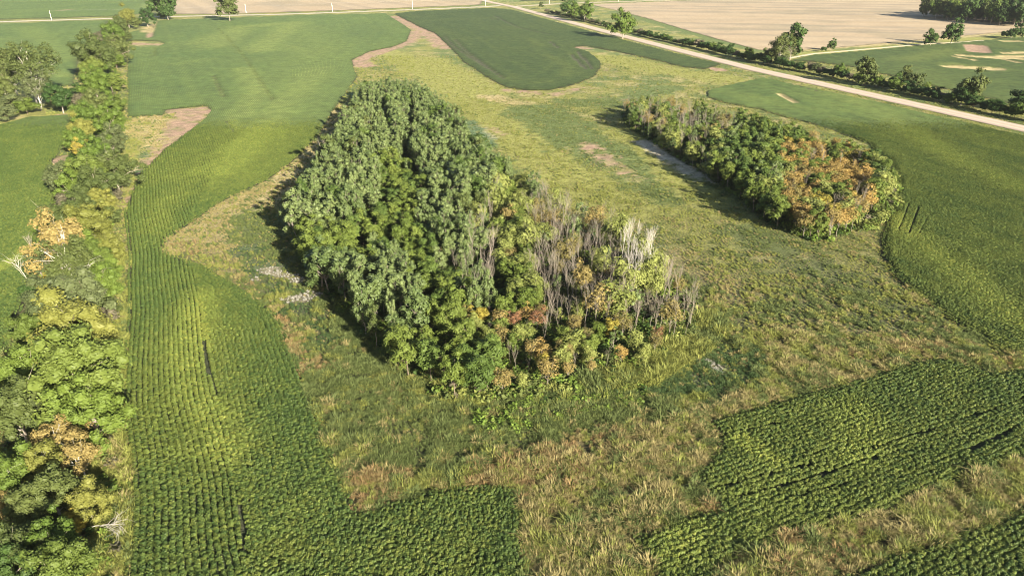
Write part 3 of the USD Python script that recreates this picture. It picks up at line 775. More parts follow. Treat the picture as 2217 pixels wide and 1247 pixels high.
def tube(points, radii, n=5):
    P_, R_ = np.asarray(points, float), np.asarray(radii, float)
    t = np.gradient(P_, axis=0); t /= np.maximum(np.linalg.norm(t, axis=1, keepdims=True), 1e-9)
    ref = np.array([1.0, 0.13, 0.07])
    a = np.cross(t, ref); a /= np.maximum(np.linalg.norm(a, axis=1, keepdims=True), 1e-9)
    b = np.cross(t, a)
    th = np.arange(n) * 2 * math.pi / n
    v = (P_[:, None] + R_[:, None, None] * (np.cos(th)[None, :, None] * a[:, None] + np.sin(th)[None, :, None] * b[:, None])).reshape(-1, 3)
    m = len(P_)
    i = (np.arange(m - 1)[:, None] * n + np.arange(n)[None]).ravel()
    j = (np.arange(m - 1)[:, None] * n + (np.arange(n)[None] + 1) % n).ravel()
    f = np.concatenate([np.stack([i, j, j + n], 1), np.stack([i, j + n, i + n], 1)])
    return v, f

def branch(r, a, b, r0, r1, n=4, wob=0.08, sides=4):
    a, b = np.asarray(a, float), np.asarray(b, float)
    s = np.linspace(0, 1, n)[:, None]
    L = np.linalg.norm(b - a)
    p = a + (b - a) * s + r.normal(size=(n, 3)) * wob * L * np.sin(s * math.pi)
    p[:, 2] += 0.10 * L * np.sin(s[:, 0] * math.pi)
    return tube(p, np.linspace(r0, r1, n), sides)

SHAPES = {  # built 10 m tall (H) with crown radius R; rz: half height of the crown
    'broad': dict(R=4.6, rz=4.5, zc=5.3, clumps=52, cr=1.2, leaves=6500, leaf=0.13, limbs=9, tr=0.22),
    'broad_sparse': dict(core=0.4, R=4.4, rz=4.2, zc=5.7, clumps=40, cr=1.05, leaves=4600, leaf=0.125, limbs=14, tr=0.16),
    'shrub': dict(R=4.8, rz=4.4, zc=5.0, clumps=34, cr=1.5, leaves=2600, leaf=0.24, limbs=6, tr=0.14),
    'far_broad': dict(R=4.4, rz=4.6, zc=4.7, clumps=44, cr=1.3, leaves=1800, leaf=0.25, limbs=6, tr=0.2),
    'far_tall': dict(R=3.4, rz=4.7, zc=4.9, clumps=40, cr=1.0, leaves=1600, leaf=0.24, limbs=6, tr=0.13),
    'cottonwood': dict(core=0.62, R=1.75, rz=4.2, zc=5.9, clumps=30, cr=0.66, leaves=1500, leaf=0.135, limbs=9, tr=0.10, up=True),
    'willow': dict(R=2.5, rz=4.2, zc=5.8, clumps=22, cr=1.05, leaves=1500, leaf=0.13, limbs=7, tr=0.10, long=2.6),
    'willow_low': dict(core=0.5, R=2.8, rz=4.6, zc=5.4, clumps=20, cr=1.5, leaves=1500, leaf=0.15, limbs=7, tr=0.10, long=2.4),
    'feathery': dict(core=0.35, R=2.7, rz=3.4, zc=6.4, clumps=18, cr=1.15, leaves=900, leaf=0.12, limbs=14, tr=0.09, long=2.4),
}

_i = trimesh.creation.icosphere(subdivisions=1)
_ICO = (np.array(_i.vertices)[None], np.array(_i.faces))
_ICO = (_ICO[0][0], _ICO[1])

def build_model(shape, leafmat, barkmat, seed):
    s = SHAPES[shape]
    r = np.random.default_rng(seed)
    name = f'{shape}_{seed}'
    path = f'/World/Models/{name}'
    UsdGeom.Xform.Define(stage, path)
    R, rz, zc = s['R'], s['rz'], s['zc']
    n = s['clumps']
    k = np.arange(n) + 0.5
    phi = k * 2.399963 + r.uniform(0, 6.28)
    cz = 1 - 2 * k / n * (0.86 if not s.get('up') else 0.95)
    rad = np.sqrt(np.maximum(0, 1 - cz * cz))
    d = np.stack([np.cos(phi) * rad, np.sin(phi) * rad, cz], 1) + r.normal(size=(n, 3)) * 0.16
    fac = r.uniform(0.52, 0.86, (n, 1)); fac[::5] *= 0.5
    lop = 1 + 0.22 * np.sin(phi + r.uniform(0, 6.28))[:, None]
    cc = d * fac * lop * np.array([R, R, rz]) + np.array([0, 0, zc])
    cc[:, 2] = np.maximum(cc[:, 2], 0.9)
    crad = s['cr'] * r.uniform(0.65, 1.2, n)
    # leaves
    nl = s['leaves']
    which = r.choice(n, nl, p=crad ** 2 / (crad ** 2).sum())
    dd = r.normal(size=(nl, 3)); dd[:, 2] += 0.35
    dd /= np.linalg.norm(dd, axis=1, keepdims=True)
    rr = crad[which][:, None] * r.uniform(0.72, 1.12, (nl, 1))
    squash = np.array([1, 1, 0.78]) if not s.get('up') else np.array([0.9, 0.9, 1.08])
    c = cc[which] + dd * rr * squash
    outw = (c - np.array([0, 0, zc])) / np.array([R, R, rz])
    nr = dd * 0.6 + outw * 0.35 + np.array([0, 0, 0.35]) + r.normal(size=(nl, 3)) * 0.5
    size = s['leaf'] * r.uniform(0.65, 1.35, nl)
    tdir = None
    if 'long' in s:
        tdir = dd * np.array([1, 1, 0.5]) + np.array([0, 0, -0.5]) + r.normal(size=(nl, 3)) * 0.35
    lv, lf = leaf_quads(c, nr, size, s.get('long', 1.2), r, tdir)
    # opaque cores standing in for inner foliage, added to block light
    ico = _ICO[0][None] * (crad[:, None, None] * s.get('core', 0.64)) * squash
    ico = ico * (1 + r.normal(size=(n, len(_ICO[0]), 1)) * 0.14) + cc[:, None]
    cf = (_ICO[1][None] + (np.arange(n) * len(_ICO[0]))[:, None, None]).reshape(-1, 3)
    lv, lf = join([(lv, lf), (ico.reshape(-1, 3), cf)])
    # wood
    tr = s['tr']
    lean = r.normal(size=2) * 0.35
    topz = zc + rz * 0.55
    tz = np.linspace(0, 1, 6)
    tp = np.stack([lean[0] * tz + r.normal(size=6) * 0.1 * (tz > 0), lean[1] * tz + r.normal(size=6) * 0.1 * (tz > 0), tz * topz], 1)
    tp[0, 2] = -0.3
    parts = [tube(tp, tr * (1.15 - 0.9 * tz), 6)]
    for q in r.permutation(n)[:s['limbs']]:
        e = cc[q]
        z0 = np.clip(e[2] * 0.55 - 0.3, zc * 0.2, topz * 0.8)
        a = np.array([np.interp(z0, tp[:, 2], tp[:, 0]), np.interp(z0, tp[:, 2], tp[:, 1]), z0])
        parts.append(branch(r, a, e, tr * 0.42, tr * 0.12, 4))
        for _ in range(2):
            parts.append(branch(r, a + (e - a) * 0.55, e + r.normal(size=3) * crad[q] * 0.7, tr * 0.2, tr * 0.06, 3, sides=3))
    wv, wf = join(parts)
    add_mesh(path + '/trunk', wv, wf, barkmat)
    add_mesh(path + '/crown', lv, lf, leafmat)
    return path

def build_bare(seed, H, barkmat, n=9, spread=0.16, tr=0.06, fork=False):
    r = np.random.default_rng(seed)
    path = f'/World/Models/bare_{seed}'
    UsdGeom.Xform.Define(stage, path)
    lean = r.normal(size=2) * 0.05 * H
    tz = np.linspace(0, 1, 6)
    tp = np.stack([lean[0] * tz + r.normal(size=6) * 0.02 * H * (tz > 0), lean[1] * tz + r.normal(size=6) * 0.02 * H * (tz > 0), tz * H], 1)
    tp[0, 2] = -0.2
    tk = tube(tp, tr * (1.1 - 0.85 * tz), 5)
    br = []
    for _ in range(n):
        z0 = r.uniform(0.42, 0.92) * H
        a = np.array([np.interp(z0, tp[:, 2], tp[:, 0]), np.interp(z0, tp[:, 2], tp[:, 1]), z0])
        az = r.uniform(0, 6.283)
        L = (H - z0) * r.uniform(0.5, 0.95) + 0.3
        e = a + np.array([math.cos(az) * spread * H * r.uniform(.4, 1), math.sin(az) * spread * H * r.uniform(.4, 1), L])
        br.append(branch(r, a, e, tr * 0.45, tr * 0.14, 4, 0.06, 4))
        for _ in range(2):
            m = a + (e - a) * r.uniform(0.4, 0.7)
            br.append(branch(r, m, m + (e - a) * 0.45 + r.normal(size=3) * spread * H * 0.35, tr * 0.25, tr * 0.08, 3, 0.05, 3))
    add_mesh(path + '/trunk', *tk, barkmat)
    add_mesh(path + '/branches', *join(br), barkmat)
    return path

def place(name, model, x, y, z, rot, scale, **kw):
    o = UsdGeom.Xform.Define(stage, '/World/' + numbered(name))
    o.AddTranslateOp().Set(Gf.Vec3d(float(x), float(y), float(z)))
    o.AddRotateZOp().Set(float(rot))
    sc = np.broadcast_to(np.asarray(scale, float), 3)
    o.AddScaleOp().Set(Gf.Vec3f(*map(float, sc)))
    p = o.GetPrim()
    p.GetReferences().AddInternalReference(model)
    p.SetInstanceable(True)
    key(p, **kw)
    return p

# --- hedgerow and single trees: crown centre and radius in photo pixels, shape, leaf, bark, label
HEDGE = [
    (165, 728, 72, 'broad', 'yellowgreen', 'grey', 'broad spreading yellow-green tree above the big dense green one in the hedgerow'),
    (150, 806, 84, 'broad', 'brightgreen', 'grey', 'biggest dense mid-green tree of the hedgerow beside the curved soybean rows'),
    (55, 800, 46, 'broad', 'green', 'grey', 'green tree with cauliflower-like crown on the field side of the biggest hedgerow tree'),
    (192, 880, 66, 'broad', 'green', 'grey', 'deep green spreading tree leaning over the grassy verge, below the biggest hedgerow tree'),
    (32, 885, 62, 'broad', 'olivegreen', 'grey', 'yellow-olive tree at the picture edge, above the half-bare orange tree'),
    (95, 885, 40, 'broad', 'olive', 'brown', 'small brownish-olive crown between the yellow-olive tree and the deep green tree'),
    (118, 948, 46, 'broad_sparse', 'tanorange', 'white', 'half-bare tree with orange-brown leaves and white limbs in the hedgerow'),
    (170, 985, 40, 'broad_sparse', 'tanorange', 'white', 'thin tan-leaved tree with long pale limbs reaching towards the crop rows'),
    (80, 1000, 44, 'broad', 'yellowgreen', 'white', 'yellow-green tree below the half-bare orange tree'),
    (18, 1032, 44, 'broad', 'green', 'white', 'green tree around a broken white trunk at the picture edge'),
    (112, 1062, 52, 'broad', 'olivegreen', 'white', 'yellowish-olive tree with a short white trunk showing, above the fallen dead tree'),
    (190, 1085, 38, 'broad', 'yellowgreen', 'grey', 'bright lemon-green tree bordering the verge, just above the fallen dead tree'),
    (14, 1090, 30, 'broad_sparse', 'tanorange', 'grey', 'orange-brown crown at the picture edge near the lower corner'),
    (55, 1108, 38, 'broad', 'olivegreen', 'brown', 'drab yellowish tree next to the deep shadow gap in the hedgerow'),
    (163, 1128, 24, 'broad', 'gold', 'brown', 'small golden tree at the root of the fallen dead tree'),
    (30, 1185, 52, 'broad', 'olivegreen', 'grey', 'olive green tree in the lower corner, beside the shadow gap'),
    (118, 1176, 50, 'broad', 'green', 'grey', 'fresh green tree under the shadow gap, above the bright feathery tree'),
    (132, 1232, 62, 'broad', 'brightgreen', 'grey', 'bright feathery green tree at the bottom of the hedgerow'),
    (22, 1250, 48, 'broad', 'darkgreen', 'grey', 'dark green tree in the very corner of the view'),
    (197, 487, 36, 'broad', 'yellowgreen', 'grey', 'tall lemon-yellow tree beside the long dark gap in the hedgerow'),
    (228, 542, 32, 'broad', 'yellowgreen', 'grey', 'lemon-green tree bordering the verge, below the tall lemon-yellow one'),
    (130, 518, 44, 'broad_sparse', 'tanorange', 'white', 'orange-tinted tree with white limbs in the crown, above the white snag'),
    (144, 566, 42, 'broad_sparse', 'olivegreen', 'white', 'green and orange speckled tree directly below the orange-tinted one'),
    (188, 560, 34, 'broad', 'brightgreen', 'grey', 'light green round tree between the speckled tree and the lemon-green tree'),
    (104, 614, 20, 'broad', 'gold', 'brown', 'golden tree at the foot of the white dead snag'),
    (110, 656, 40, 'broad', 'olive', 'brown', 'dull dark olive tree below the golden tree'),
    (172, 640, 44, 'broad', 'olive', 'brown', 'wide dark olive tree in the middle of the hedgerow, beside the dull one'),
    (222, 612, 32, 'broad', 'green', 'grey', 'mid-green bushy tree next to the straw verge'),
    (143, 672, 20, 'broad', 'yellowgreen', 'grey', 'small lemon-green crown among the dark olive trees'),
    (66, 628, 22, 'shrub', 'darkgreen', 'brown', 'dark green bush under the white dead snag'),
    (58, 716, 34, 'broad', 'brightgreen', 'grey', 'light green tree standing apart on the field side, above a deep shadow'),
    (218, 684, 28, 'shrub', 'mauve', 'brown', 'grey-brown twiggy bush bordering the straw verge'),
    (222, 655, 24, 'shrub', 'olivegreen', 'brown', 'yellowish bush above the grey-brown twiggy bush'),
    (118, 478, 30, 'broad', 'olivegreen', 'grey', 'olive tree above the orange-tinted tree'),
    (94, 492, 17, 'shrub', 'green', 'brown', 'low green bush bordering the green field, above a dark shadow'),
    (168, 522, 30, 'broad', 'green', 'grey', 'green tree between the orange-tinted tree and the tall lemon-yellow one'),
    (172, 600, 30, 'broad', 'olivegreen', 'grey', 'olive-green tree above the wide dark olive one'),
    (218, 578, 28, 'broad', 'green', 'grey', 'green tree between the lemon-green tree and the mid-green bushy one'),
    (84, 572, 22, 'broad', 'olive', 'grey', 'small dull tree behind the white forked snag'),
    (172, 450, 28, 'broad', 'olivegreen', 'grey', 'olive tree in the dark gap above the tall lemon-yellow one'),
    (205, 117, 33, 'broad', 'olivegreen', 'grey', 'large yellowish-olive tree at the narrow far part of the hedgerow'),
    (254, 102, 22, 'broad', 'olivegreen', 'grey', 'olive round tree next to the tan strip at the far part of the hedgerow'),
    (193, 144, 22, 'broad', 'brightgreen', 'grey', 'bright green tree below the large yellowish-olive one'),
    (250, 132, 20, 'shrub', 'green', 'brown', 'mid-green bush bordering the crop edge, below the olive round tree'),
    (255, 113, 14, 'shrub', 'mauve', 'brown', 'mauve-brown bush squeezed under the olive round tree'),
    (204, 180, 28, 'broad', 'green', 'grey', 'dark-shaded green tree level with the round dark tree of the clump'),
    (238, 176, 26, 'shrub', 'brightgreen', 'grey', 'light green bushy tree bordering the crop, beside the dark-shaded green tree'),
    (172, 192, 15, 'shrub', 'darkgreen', 'brown', 'small dark green bush on the field side, near the round dark tree'),
    (170, 218, 20, 'shrub', 'mauve', 'brown', 'mauve-brown thicket bush between the round dark tree and the hedgerow'),
    (198, 226, 26, 'broad', 'olivegreen', 'grey', 'light olive tree beside the mauve-brown thicket'),
    (245, 226, 26, 'shrub', 'brightgreen', 'grey', 'light green broad bush level with the corner of the bare soil patch'),
    (186, 250, 25, 'broad', 'green', 'grey', 'dark-backed green tree where the curving field track meets the hedgerow'),
    (240, 258, 29, 'broad', 'green', 'grey', 'full green tree next to the straw corner of the bare soil patch'),
    (177, 282, 24, 'broad', 'yellowgreen', 'grey', 'yellow-topped tree above a dark shadow on the field side'),
    (165, 302, 22, 'broad', 'green', 'grey', 'darker green tree tucked under the yellow-topped one'),
    (240, 302, 26, 'broad', 'olive', 'grey', 'dull green tree bordering the straw grass, level with the yellow-topped tree'),
    (172, 321, 18, 'broad_sparse', 'gold', 'white', 'pale yellow thin tree with whitish branches on the field side'),
    (205, 338, 34, 'broad', 'green', 'grey', 'rounded green tree above the two broad trees next to the bare soil strip'),
    (246, 360, 35, 'broad', 'olivegreen', 'grey', 'broad yellowish-green tree overhanging the bare soil strip'),
    (192, 376, 36, 'broad', 'brightgreen', 'grey', 'light green wide tree beside the one overhanging the bare soil strip'),
    (226, 345, 24, 'broad', 'green', 'brown', 'green tree with a bare pale stem showing, above the overhanging tree'),
    (128, 384, 28, 'broad', 'olive', 'grey', 'grey-olive tree sticking out over the green field'),
    (203, 404, 38, 'broad', 'olivegreen', 'grey', 'wide yellow-green tree below the light green wide tree'),
    (162, 404, 30, 'broad', 'green', 'grey', 'green tree beside the grey-olive one, above a black shadow'),
    (214, 437, 22, 'broad', 'yellowgreen', 'grey', 'yellow small tree at the bottom of the wide yellow-green one'),
    (246, 420, 20, 'shrub', 'mauve', 'brown', 'tan-brown twiggy bush at the foot of the bare soil strip'),
    (150, 436, 25, 'shrub', 'mauve', 'brown', 'tan-grey brush heap beside the small bare field patch'),
    (232, 470, 24, 'shrub', 'olivegreen', 'brown', 'olive bush bordering the verge, beside the tall lemon-yellow tree'),
    (262, 395, 18, 'shrub', 'olive', 'brown', 'dusty olive bush at the end of the bare soil strip'),
    (275, 36, 15, 'broad', 'yellowgreen', 'grey', 'yellowish tree at the far end of the hedgerow, touching the road'),
    (263, 43, 14, 'shrub', 'olive', 'brown', 'dusky bush in front of the yellowish tree at the road'),
    (316, 36, 13, 'broad', 'darkgreen', 'grey', 'small dark green tree standing alone at the road beyond the hedgerow'),
    (293, 48, 15, 'shrub', 'olivegreen', 'brown', 'olive scrub bush between the yellowish tree and the lone dark one'),
    (257, 58, 17, 'broad', 'olivegreen', 'grey', 'olive tree just before the road at the far end of the hedgerow'),
    (245, 72, 19, 'broad', 'green', 'grey', 'rounded green tree a little before the end of the hedgerow'),
    (224, 79, 14, 'shrub', 'mauve', 'brown', 'mauve bush on the field side near the far end of the hedgerow'),
    (268, 78, 15, 'shrub', 'olivegreen', 'brown', 'yellowish bush at the crop edge near the far end of the hedgerow'),
    (231, 98, 13, 'shrub', 'darkgreen', 'brown', 'near-black green bush between two large olive trees'),
    (20, 140, 34, 'broad_sparse', 'olivegreen', 'white', 'tall tree with white trunk at the outer side of the field-edge clump'),
    (58, 145, 38, 'broad_sparse', 'olivegreen', 'white', 'tallest white-limbed tree of the field-edge clump, with a domed top'),
    (75, 190, 26, 'broad_sparse', 'olive', 'white', 'hanging olive crown beside the slim white snag'),
    (8, 190, 24, 'broad', 'olivegreen', 'white', 'olive tree at the picture edge in the field-edge clump'),
    (28, 222, 24, 'shrub', 'olive', 'brown', 'grey-green bush at the foot of the tall white-trunked trees'),
    (55, 228, 22, 'shrub', 'brightgreen', 'brown', 'light green bush under the hanging olive crown'),
    (8, 246, 20, 'shrub', 'olive', 'brown', 'dull bush at the picture edge above the curved field track'),
    (128, 209, 23, 'broad', 'darkgreen', 'grey', 'round dark green tree standing apart between the clump and the hedgerow'),
    (150, 222, 14, 'shrub', 'mauve', 'brown', 'low brown bush touching the round dark green tree'),
    (347, 6, 22, 'far_broad', 'darkgreen', 'grey', 'dark tree at the corner of the green field beyond the far road'),
    (364, 4, 16, 'far_broad', 'darkgreen', 'grey', 'dark tree at the edge of the tan field beyond the far road'),
    (361, 25, 13, 'far_broad', 'darkgreen', 'grey', 'low dark tree hugging the far road beside a power pole'),
    (352, 33, 9, 'shrub', 'green', 'grey', 'small green bush at the road verge under the dark trees'),
    (492, 10, 17, 'far_tall', 'olivegreen', 'pale', 'lone tall yellowish tree with pale trunk at the far road'),
    # beyond the diagonal road
    (1228, 14, 14, 'far_broad', 'darkgreen', 'grey', 'first dark round tree of the three-tree clump near the crossroads'),
    (1244, 22, 13, 'far_broad', 'green', 'grey', 'middle tree of the three-tree clump near the crossroads'),
    (1266, 25, 16, 'far_broad', 'green', 'grey', 'widest tree of the three-tree clump near the crossroads'),
    (1171, 11, 5, 'far_tall', 'olive', 'grey', 'tiny thin young tree by the crossroads'),
    (1350, 52, 22, 'far_broad', 'green', 'grey', 'single dark bushy tree rising from the hedge where the grass strip narrows'),
    (1716, 88, 22, 'far_tall', 'darkgreen', 'grey', 'tall dark green tree at the start of the farm lane'),
    (1692, 100, 21, 'broad_sparse', 'olivegreen', 'white', 'light speckled tree leaning on the tall dark one at the farm lane'),
    (1668, 118, 16, 'far_broad', 'olivegreen', 'grey', 'short grey-green tree in the hedge below the light speckled one'),
    (1692, 128, 13, 'shrub', 'olive', 'grey', 'pale bush at the mouth of the farm lane'),
    (1802, 98, 9, 'far_broad', 'darkgreen', 'grey', 'small dark tree alone on the strip beside the tan field'),
    (1783, 106, 7, 'shrub', 'darkgreen', 'grey', 'small round bush next to the small lone tree at the tan field'),
    (2018, 82, 14, 'far_broad', 'darkgreen', 'grey', 'flat dark bush at the lane beside the leaning tree'),
    (2064, 72, 18, 'far_broad', 'darkgreen', 'grey', 'dark V-shaped leaning tree covered in creepers by the lane'),
    (1878, 148, 20, 'far_tall', 'olivegreen', 'pale', 'light tree with open crown rising from the roadside hedge, nearest the farm lane'),
    (1870, 170, 12, 'far_broad', 'green', 'grey', 'dark lower crown at the foot of the open-crowned roadside tree'),
    (1938, 176, 14, 'far_broad', 'darkgreen', 'grey', 'dark pointed tree in the hedge between two light trees'),
    (1964, 162, 13, 'far_tall', 'olivegreen', 'pale', 'slender light tree with tufted top in the roadside hedge'),
    (1984, 175, 17, 'far_broad', 'olivegreen', 'grey', 'yellowish rounded tree beside the slender tufted one'),
    (2006, 190, 9, 'far_tall', 'green', 'grey', 'thin leaning sapling in the hedge below the yellowish rounded tree'),
    (2100, 192, 26, 'far_broad', 'olivegreen', 'grey', 'largest light-crowned tree of the roadside hedge'),
    (2086, 205, 18, 'far_broad', 'darkgreen', 'grey', 'dark green tree tucked under the largest light-crowned one'),
    (2220, 215, 22, 'far_broad', 'darkgreen', 'grey', 'dark tree cut off by the picture edge beside the road'),
    (2176, 74, 9, 'shrub', 'darkgreen', 'grey', 'dark bush where the field with tan strips meets the forest'),
    (2192, 72, 10, 'far_broad', 'darkgreen', 'grey', 'dark green tree at the field corner below the forest'),
    (2212, 68, 12, 'far_broad', 'darkgreen', 'grey', 'taller dark tree at the picture edge below the forest'),
]
NAMES = {'broad': 'hedgerow_tree', 'broad_sparse': 'white_limbed_tree', 'shrub': 'bush', 'far_broad': 'roadside_tree', 'far_tall': 'slender_tree'}
_models = {}
def model_for(shape, leaf, bark, variant):
    kk = (shape, leaf, bark, variant)
    if kk not in _models:
        _models[kk] = build_model(shape, LEAF[leaf], BARK[bark], 1000 + len(_models))
    return _models[kk]
_cnt = {}
for px, py, rp, shape, leaf, bark, label in HEDGE:
    s = SHAPES[shape]
    r_m = (1.28 if px < 260 and 420 < py < 700 else 1.12) * rp / ppm(py + 0.3 * rp)
    k = r_m / s['R']
    kz = k * (1.0 if shape != 'shrub' else 0.72)
    if shape in ('broad', 'broad_sparse'):
        kz = k * (1.12 if r_m > 3 else 1.25)
    zc = s['zc'] * kz
    x, y = at(px, py, zc)
    c = _cnt[(shape, leaf)] = _cnt.get((shape, leaf), -1) + 1
    place(NAMES[shape], model_for(shape, leaf, bark, c % 2), x, y, -0.1, rng.uniform(0, 360), (k, k, kz), label=label,
          category='bush' if shape == 'shrub' else 'tree')

# roadside hedge: individual bushes along the diagonal road
bushline = pts([(1185, 27), (1240, 40), (1330, 62), (1400, 80), (1480, 98), (1560, 117), (1640, 136), (1700, 148), (1780, 163), (1850, 177), (1950, 200), (2050, 222), (2150, 246), (2260, 272)])
seg = np.r_[0, np.cumsum(np.linalg.norm(np.diff(bushline, axis=0), axis=1))]
s_, bi = 0.0, 0
bush_models = [model_for('shrub', l, 'brown', v) for l in ('darkgreen', 'green', 'olive') for v in (0, 1)] + [model_for('shrub', 'mauve', 'brown', 0)]
while s_ < seg[-1]:
    c = np.array([np.interp(s_, seg, bushline[:, 0]), np.interp(s_, seg, bushline[:, 1])])
    nearness = s_ / seg[-1]
    r_m = rng.uniform(1.5, 2.9) * (0.75 + 0.55 * sstep(0.2, 0.7, nearness))
    c = c + rng.normal(size=2) * 0.9
    w = np.array([.26, .26, .1, .1, .08, .08, .12]) if nearness > 0.35 else np.array([.1, .1, .12, .12, .14, .14, .28])
    k = r_m / 4.8
    tan_ = nearness <= 0.35
    bm_ = rng.choice(7, p=w / w.sum())
    hue = ['dark green', 'dark green', 'mid-green', 'mid-green', 'olive', 'olive', 'brownish'][bm_]
    bx = topx(c)[0]
    sect = ('near the three-tree clump' if bx < 1330 else 'past the single dark bushy tree' if bx < 1500 else 'just before the farm lane' if bx < 1715 else
            'between farm lane and open-crowned tree' if bx < 1870 else 'around the slender tufted tree' if bx < 2020 else 'around the largest light-crowned tree' if bx < 2140 else 'at the picture edge')
    place('roadside_bush', bush_models[bm_], c[0], c[1], -0.1, rng.uniform(0, 360), (k, k, k * rng.uniform(0.7, 1.1)),
          label=f'{hue} bush in the roadside hedge {sect}', category='bush', group=f'{hue} hedge bushes {sect}')
    s_ += r_m * rng.uniform(1.0, 1.5)
    bi += 1

# forest corner
fm = [model_for('far_broad', l, 'grey', v) for l in ('darkgreen', 'green', 'olivegreen') for v in (0, 1)] + [model_for('far_tall', 'darkgreen', 'grey', 0)]
fpoly = pts([(1990, 40), (2035, 44), (2110, 52), (2150, 57), (2230, 60), (2300, 60), (2300, 20), (2190, 24), (2060, 30), (2000, 33)])
fp = []
for q in grid_in(fpoly, 11.5, np.random.default_rng(5), 0.4):
    fp.append(q)
for i, q in enumerate(sorted(fp, key=lambda a: a[1])):
    H = rng.uniform(17, 24)
    k = H / 10
    place('forest_tree', fm[rng.choice(7, p=[.2, .2, .15, .15, .08, .08, .14])], q[0], q[1], -0.1, rng.uniform(0, 360), (k * .72, k * .72, k),
          label='tall dark green tree of the dense forest corner beyond the tan field', category='tree', group='trees of the forest corner')

# ---------------------------------------------------------------- tree blocks
def poisson(poly, rmin_fn, rng_, tries):
    lo, hi = poly.min(0), poly.max(0)
    cand = rng_.uniform(lo, hi, (tries, 2))
    cand = cand[inside(cand, poly)]
    cell = {}; out = []
    rad = rmin_fn(cand)
    for c, rr in zip(cand, rad):
        if rr <= 0:
            continue
        i, j = int(c[0] // 3), int(c[1] // 3)
        ok = True
        for a in range(i - 2, i + 3):
            for b in range(j - 2, j + 3):
                for (o, orr) in cell.get((a, b), ()):
                    if (o[0] - c[0]) ** 2 + (o[1] - c[1]) ** 2 < (0.5 * (rr + orr)) ** 2:
                        ok = False
        if ok:
            cell.setdefault((i, j), []).append((c, rr)); out.append(c)
    return np.array(out)

ZONES = [
    ('gap', [(884, 222), (902, 230), (892, 330), (864, 335)]),
    ('deadwhite', [(1335, 490), (1420, 500), (1425, 590), (1350, 600)]),
    ('dead', [(1125, 425), (1200, 400), (1300, 440), (1420, 500), (1500, 600), (1515, 672), (1430, 672), (1300, 650), (1180, 645), (1150, 560)]),
    ('deadmix', [(960, 470), (1060, 430), (1080, 540), (1050, 640), (990, 620)]),
    ('willowpale', [(1085, 370), (1150, 380), (1180, 520), (1160, 640), (1080, 640), (1055, 520)]),
    ('willow', [(815, 330), (900, 330), (930, 400), (900, 470), (990, 560), (1000, 650), (1070, 700), (1040, 860), (900, 860), (850, 720), (930, 650), (840, 520), (780, 560), (640, 550), (640, 480), (760, 470), (810, 420)]),
    ('autumn', [(1000, 640), (1180, 640), (1420, 600), (1520, 680), (1520, 780), (1380, 820), (1200, 850), (1000, 880)]),
    ('autumn', [(930, 790), (1050, 760), (1060, 880), (930, 880)]),
    # second block
    ('g2bare', [(1735, 470), (1860, 450), (1840, 540), (1735, 540)]),
    ('g2mix', [(1430, 270), (1520, 320), (1610, 400), (1600, 470), (1500, 390), (1420, 320)]),
    ('g2orange', [(1700, 300), (1800, 280), (1880, 330), (1890, 430), (1800, 480), (1740, 470), (1690, 420), (1690, 360)]),
    ('g2willow', [(1600, 260), (1700, 270), (1740, 340), (1650, 380), (1620, 400), (1780, 400), (1750, 480), (1600, 440), (1530, 350), (1540, 290)]),
    ('g2mix', [(1300, 150), (1540, 200), (1620, 260), (1540, 330), (1500, 380), (1330, 280)]),
]
def zone(p, z=6.5):
    q = topx(p, z)
    out = np.full(len(p), '', dtype=object)
    for name, poly in ZONES:
        m = inside(q, np.array(poly, float)) & (out == '')
        out[m] = name
    out[(out == '') & (q[:, 0] > 1060) & (q[:, 0] < 1320) & (q[:, 1] > 380) & (q[:, 1] < 620)] = 'deadmix'
    out[(out == '') & (q[:, 0] > 1100) & (q[:, 1] > 520)] = 'autumn'
    return out

SP = {'deadwhite': 1.9, '': 2.95, 'gap': 0, 'dead': 1.55, 'deadmix': 2.3, 'willowpale': 2.9, 'willow': 3.5, 'autumn': 2.15, 'g2orange': 2.7, 'g2bare': 1.4, 'g2willow': 3.2, 'g2mix': 2.5}
TYPES = {
    'deadwhite': [('dead_white', .85), ('willow_pale', .15)],
    '': [('cottonwood', .9), ('willow_dark', .06), ('cottonwood_yellow', .04)],
    'dead': [('dead', .80), ('cottonwood_thin', .08), ('willow_pale', .06), ('tan', .06)],
    'deadmix': [('dead', .52), ('cottonwood', .36), ('willow_pale', .12)],
    'willowpale': [('willow_pale', .55), ('willow', .37), ('tan', .08)],
    'willow': [('willow', .50), ('willow_dark', .37), ('cottonwood', .125), ('gold', .005)],
    'autumn': [('willow', .16), ('willow_pale', .24), ('tan', .26), ('orange', .08), ('rust', .06), ('gold', .04), ('dead', .24), ('cottonwood_thin', .02)],
    'g2orange': [('orange', .40), ('tan', .12), ('gold', .06), ('willow', .17), ('dead', .16), ('willow_pale', .09)],
    'g2bare': [('dead', .72), ('tan', .16), ('willow_pale', .12)],
    'g2willow': [('willow_dark', .40), ('willow', .40), ('cottonwood', .16), ('willow_pale', .04)],
    'g2mix': [('willow', .17), ('willow_dark', .08), ('dead', .62), ('tan', .10), ('cottonwood', .12), ('willow_pale', .07)],
}
